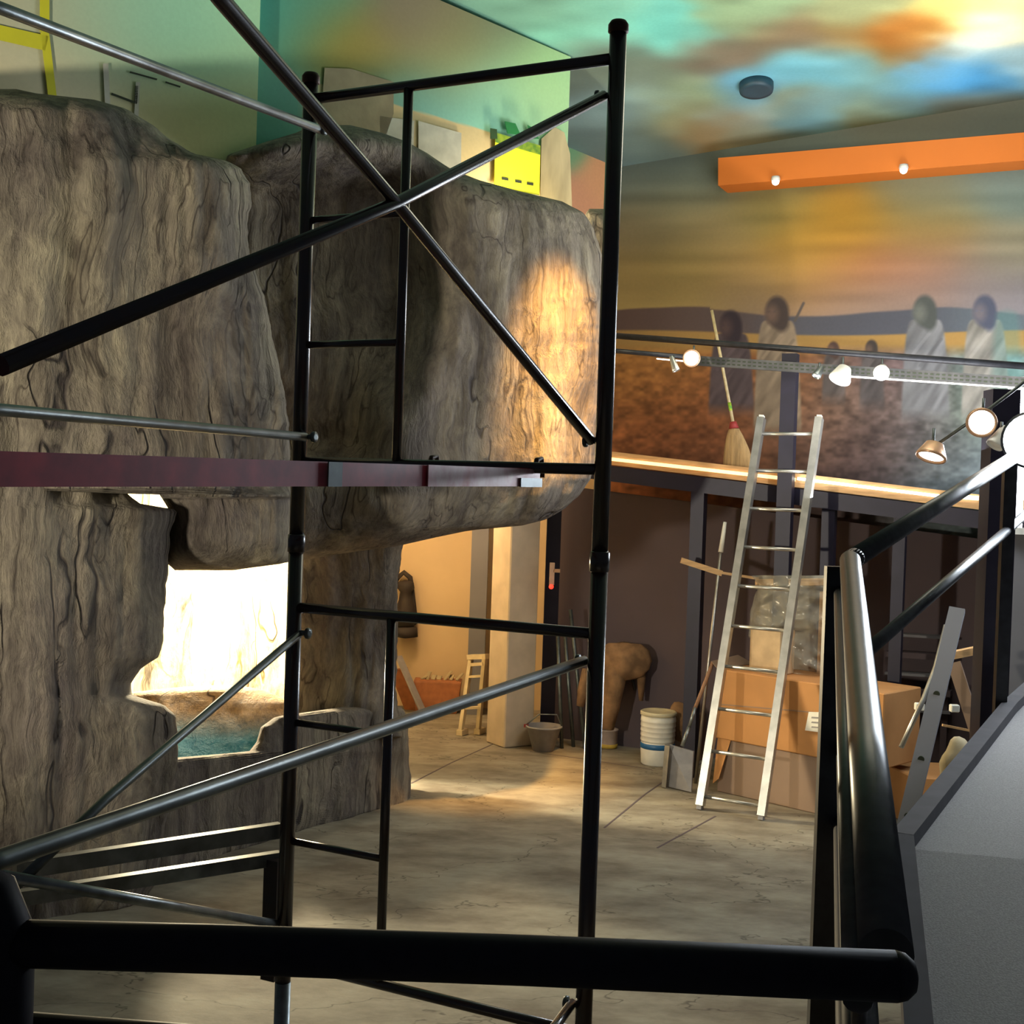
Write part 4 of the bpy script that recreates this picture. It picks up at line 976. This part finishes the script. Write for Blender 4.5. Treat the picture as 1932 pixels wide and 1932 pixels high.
# crumpled plastic
bm = B(); ny, nr = 60, 90; rows = [(1086, 1418, 1586), (1105, 1432, 1588), (1125, 1425, 1586), (1160, 1416, 1582), (1200, 1412, 1580), (1235, 1436, 1578), (1262, 1470, 1576), (1290, 1490, 1570)]
rings = []
for i in range(ny):
    y = rows[0][0] + (rows[-1][0] - rows[0][0]) * i / (ny - 1); xl, xr = interp(rows, y, 1), interp(rows, y, 2); xc, hw = (xl + xr) / 2, (xr - xl) / 2
    ring = []
    for k in range(nr):
        a = 2 * math.pi * k / nr; D = 9.86 + (1500 - (xc + hw * math.cos(a))) * .0017
        p = at(xc + hw * math.cos(a), y, D - .15 * math.sin(a) - .0)
        p += Vector((0, 1, 0)) * (.07 * abs(noise.noise(p * 5)) + .025 * noise.noise(p * 17))
        p.z = max(p.z, topz + .006)
        ring.append(bm.verts.new(p))
    rings.append(ring)
for a, b_ in zip(rings, rings[1:]):
    for k in range(nr): bm.faces.new((a[k], a[(k + 1) % nr], b_[(k + 1) % nr], b_[k]))
pl_ = obj('plastic_wrap', bm, 'plastic', e, True)
bm = B(); beam(bm, at(1285, 1057, 10.15), at(1362, 1082, 10.15), .03, .045); beam(bm, at(1358, 1080, 10.15), at(1432, 1092, 10.1), .02, .02)
tag(obj('wood_lath', bm, 'wood'), 'short wooden lath sticking out left above the cartons', 'lath')

# ------------------------------------------------------------------ things seen through the sloping rail
q = onz(1722, 1562)
e = empty('orange_toolbox', q, 'orange-brown box on the floor behind the sloping rail', 'box')
bm = B(); boxv(bm, q, Vector((.62, 0, 0)), Vector((-.1, .55, 0)), Z * .36); bev(bm, .01, 1); obj('body', bm, 'card', e)
bm = B(); q0 = onz(1722, 1562); boxv(bm, q0 + Vector((-.02, -.07, 0)), Vector((.07, 0, 0)), Vector((0, .06, 0)), Z * .09); boxv(bm, q0 + Vector((-.0, -.07, .1)), Vector((.07, 0, 0)), Vector((0, .06, 0)), Z * .05); bev(bm, .01, 1); obj('foot_block', bm, 'wood', e)
bm = B(); a, b_ = at(1706, 1570, 7.6), at(1806, 1150, 8.4); beam(bm, a, b_, .10, .05, upv=v)
e = empty('perforated_beam', a, 'slanting grey beam with dark holes behind the sloping rail', 'beam')
obj('bar', bm, 'greywall', e)
bm = B()
for t in (.07, .31, .60):
    p = a.lerp(b_, t); tube(bm, [p - v * .035, p + v * .0], .02, 14)
obj('holes', bm, 'ink', e)
bm = B(); tube(bm, [at(1700, 1410, 8.2), at(1742, 1320, 8.3), at(1765, 1260, 8.4), at(1785, 1180, 8.5)], .017, 10); tag(obj('bent_conduit', bm, 'alu'), 'pale bent conduit left of the slanting beam', 'conduit')
# small trestle
e = empty('sawhorse', onz(1840, 1405), 'wooden trestle frame lit orange beyond the sloping rail', 'trestle')
bm = B(); beam(bm, at(1797, 1236, 8.7), at(1846, 1226, 8.7), .06, .05); obj('top_bar', bm, 'wood', e)
bm = B(); beam(bm, at(1844, 1230, 8.7), at(1862, 1272, 8.6), .04, .04); obj('brace', bm, 'wood', e)
bm = B(); beam(bm, at(1800, 1250, 8.7), at(1848, 1400, 8.6), .085, .04, upv=v); obj('leg', bm, 'card2', e)
bm = B(); beam(bm, at(1856, 1270, 8.9), at(1862, 1405, 8.9), .05, .04, upv=v); obj('leg', bm, 'card2', e)
bm = B(); beam(bm, at(1778, 1368, 8.6), at(1828, 1378, 8.6), .02, .014); obj('stretcher', bm, 'wood', e)
bm = B(); bmesh.ops.create_icosphere(bm, subdivisions=3, radius=.14, matrix=Matrix.Translation(at(1808, 1440, 8.0)) @ Matrix.Diagonal((.8, .7, 1.1, 1)))
for w_ in bm.verts: w_.co += w_.normal * .04 * noise.noise(w_.co * 10)
tag(obj('canvas_bag', bm, 'paper', None, True), 'tan canvas bag slumped under the wooden trestle', 'bag')
e_ = [('white_block', 1737, 1333, 8.5, 'small white block left of the slanting beam'), ('white_block', 1803, 1336, 8.6, 'small white block in front of the trestle leg')]
for nm, x, y, D, lb in e_:
    p = at(x, y, D); bm = B(); boxv(bm, p - Vector((.03, 0, .03)), Vector((.06, 0, 0)), Vector((0, .05, 0)), Z * .05); bev(bm, .006, 1)
    tag(obj(nm, bm, 'white'), lb, 'block')
e = empty('lumber_shelf', dw(0, 0) + u * 2, 'dark slatted lumber rack against the dark wall behind the rail', 'rack')
for k, y in enumerate((1195, 1232, 1268, 1300, 1335)):
    bm = B(); a, b_ = onpl(1672, y, DW - v * .12, nW), onpl(1795, y + 8, DW - v * .12, nW); beam(bm, a, b_, .16, .045 if k % 2 else .02); obj('board', bm, 'darkwall' if k % 2 else 'greywall', e)
for x in (1676, 1788):
    bm = B(); a = onpl(x, 1190, DW - v * .12, nW); beam(bm, a, Vector((a.x, a.y, 0)), .05, .05, upv=v); obj('post', bm, 'darkwall', e)

# behind the rock: light added to brighten the sheets, lamp for the orange glow
light('POINT', 'light_behind_rock', at(985, 425, 9.62), None, 34, (1.0, .86, .55), shadow_soft_size=.06)
light('POINT', 'light_behind_rock', at(545, 330, 8.45), None, 10, (1.0, .62, .2), shadow_soft_size=.04)
# joints in the concrete floor
for pts in ([(1140, 1562), (1215, 1500), (1262, 1468), (1325, 1440)], [(776, 1478), (850, 1440), (930, 1404), (960, 1395)], [(1240, 1600), (1350, 1540)], [(1000, 1418), (1100, 1432), (1230, 1452)]):
    bm = B()
    for p, q in zip(pts, pts[1:]): beam(bm, onz(*p) + Z * .0005, onz(*q) + Z * .0005, .014, .002)
    o = obj('floor_joint', bm, 'darkwall'); tag(o, kind='structure')
# nose spotlight and ceiling glow (fixtures sit above the picture)
tgt = at(1066, 645, 8.4)
light('SPOT', 'nose_spot', tgt + Vector((.45, -.85, 1.8)), tgt + Vector((.0, .30, -.35)), 2600, (1.0, .50, .11), spot_size=.52, spot_blend=1.0, shadow_soft_size=.06)
light('SPOT', 'ceiling_glow', at(1960, 330, 8.6), at(1900, 45, 8.8), 60, (1.0, .9, .62), spot_size=1.3, spot_blend=.9, shadow_soft_size=.1)
light('SPOT', 'carton_spot', at(1640, 640, 8.6), at(1520, 1340, 9.6), 60, (1.0, .62, .30), spot_size=.55, spot_blend=.9, shadow_soft_size=.1)
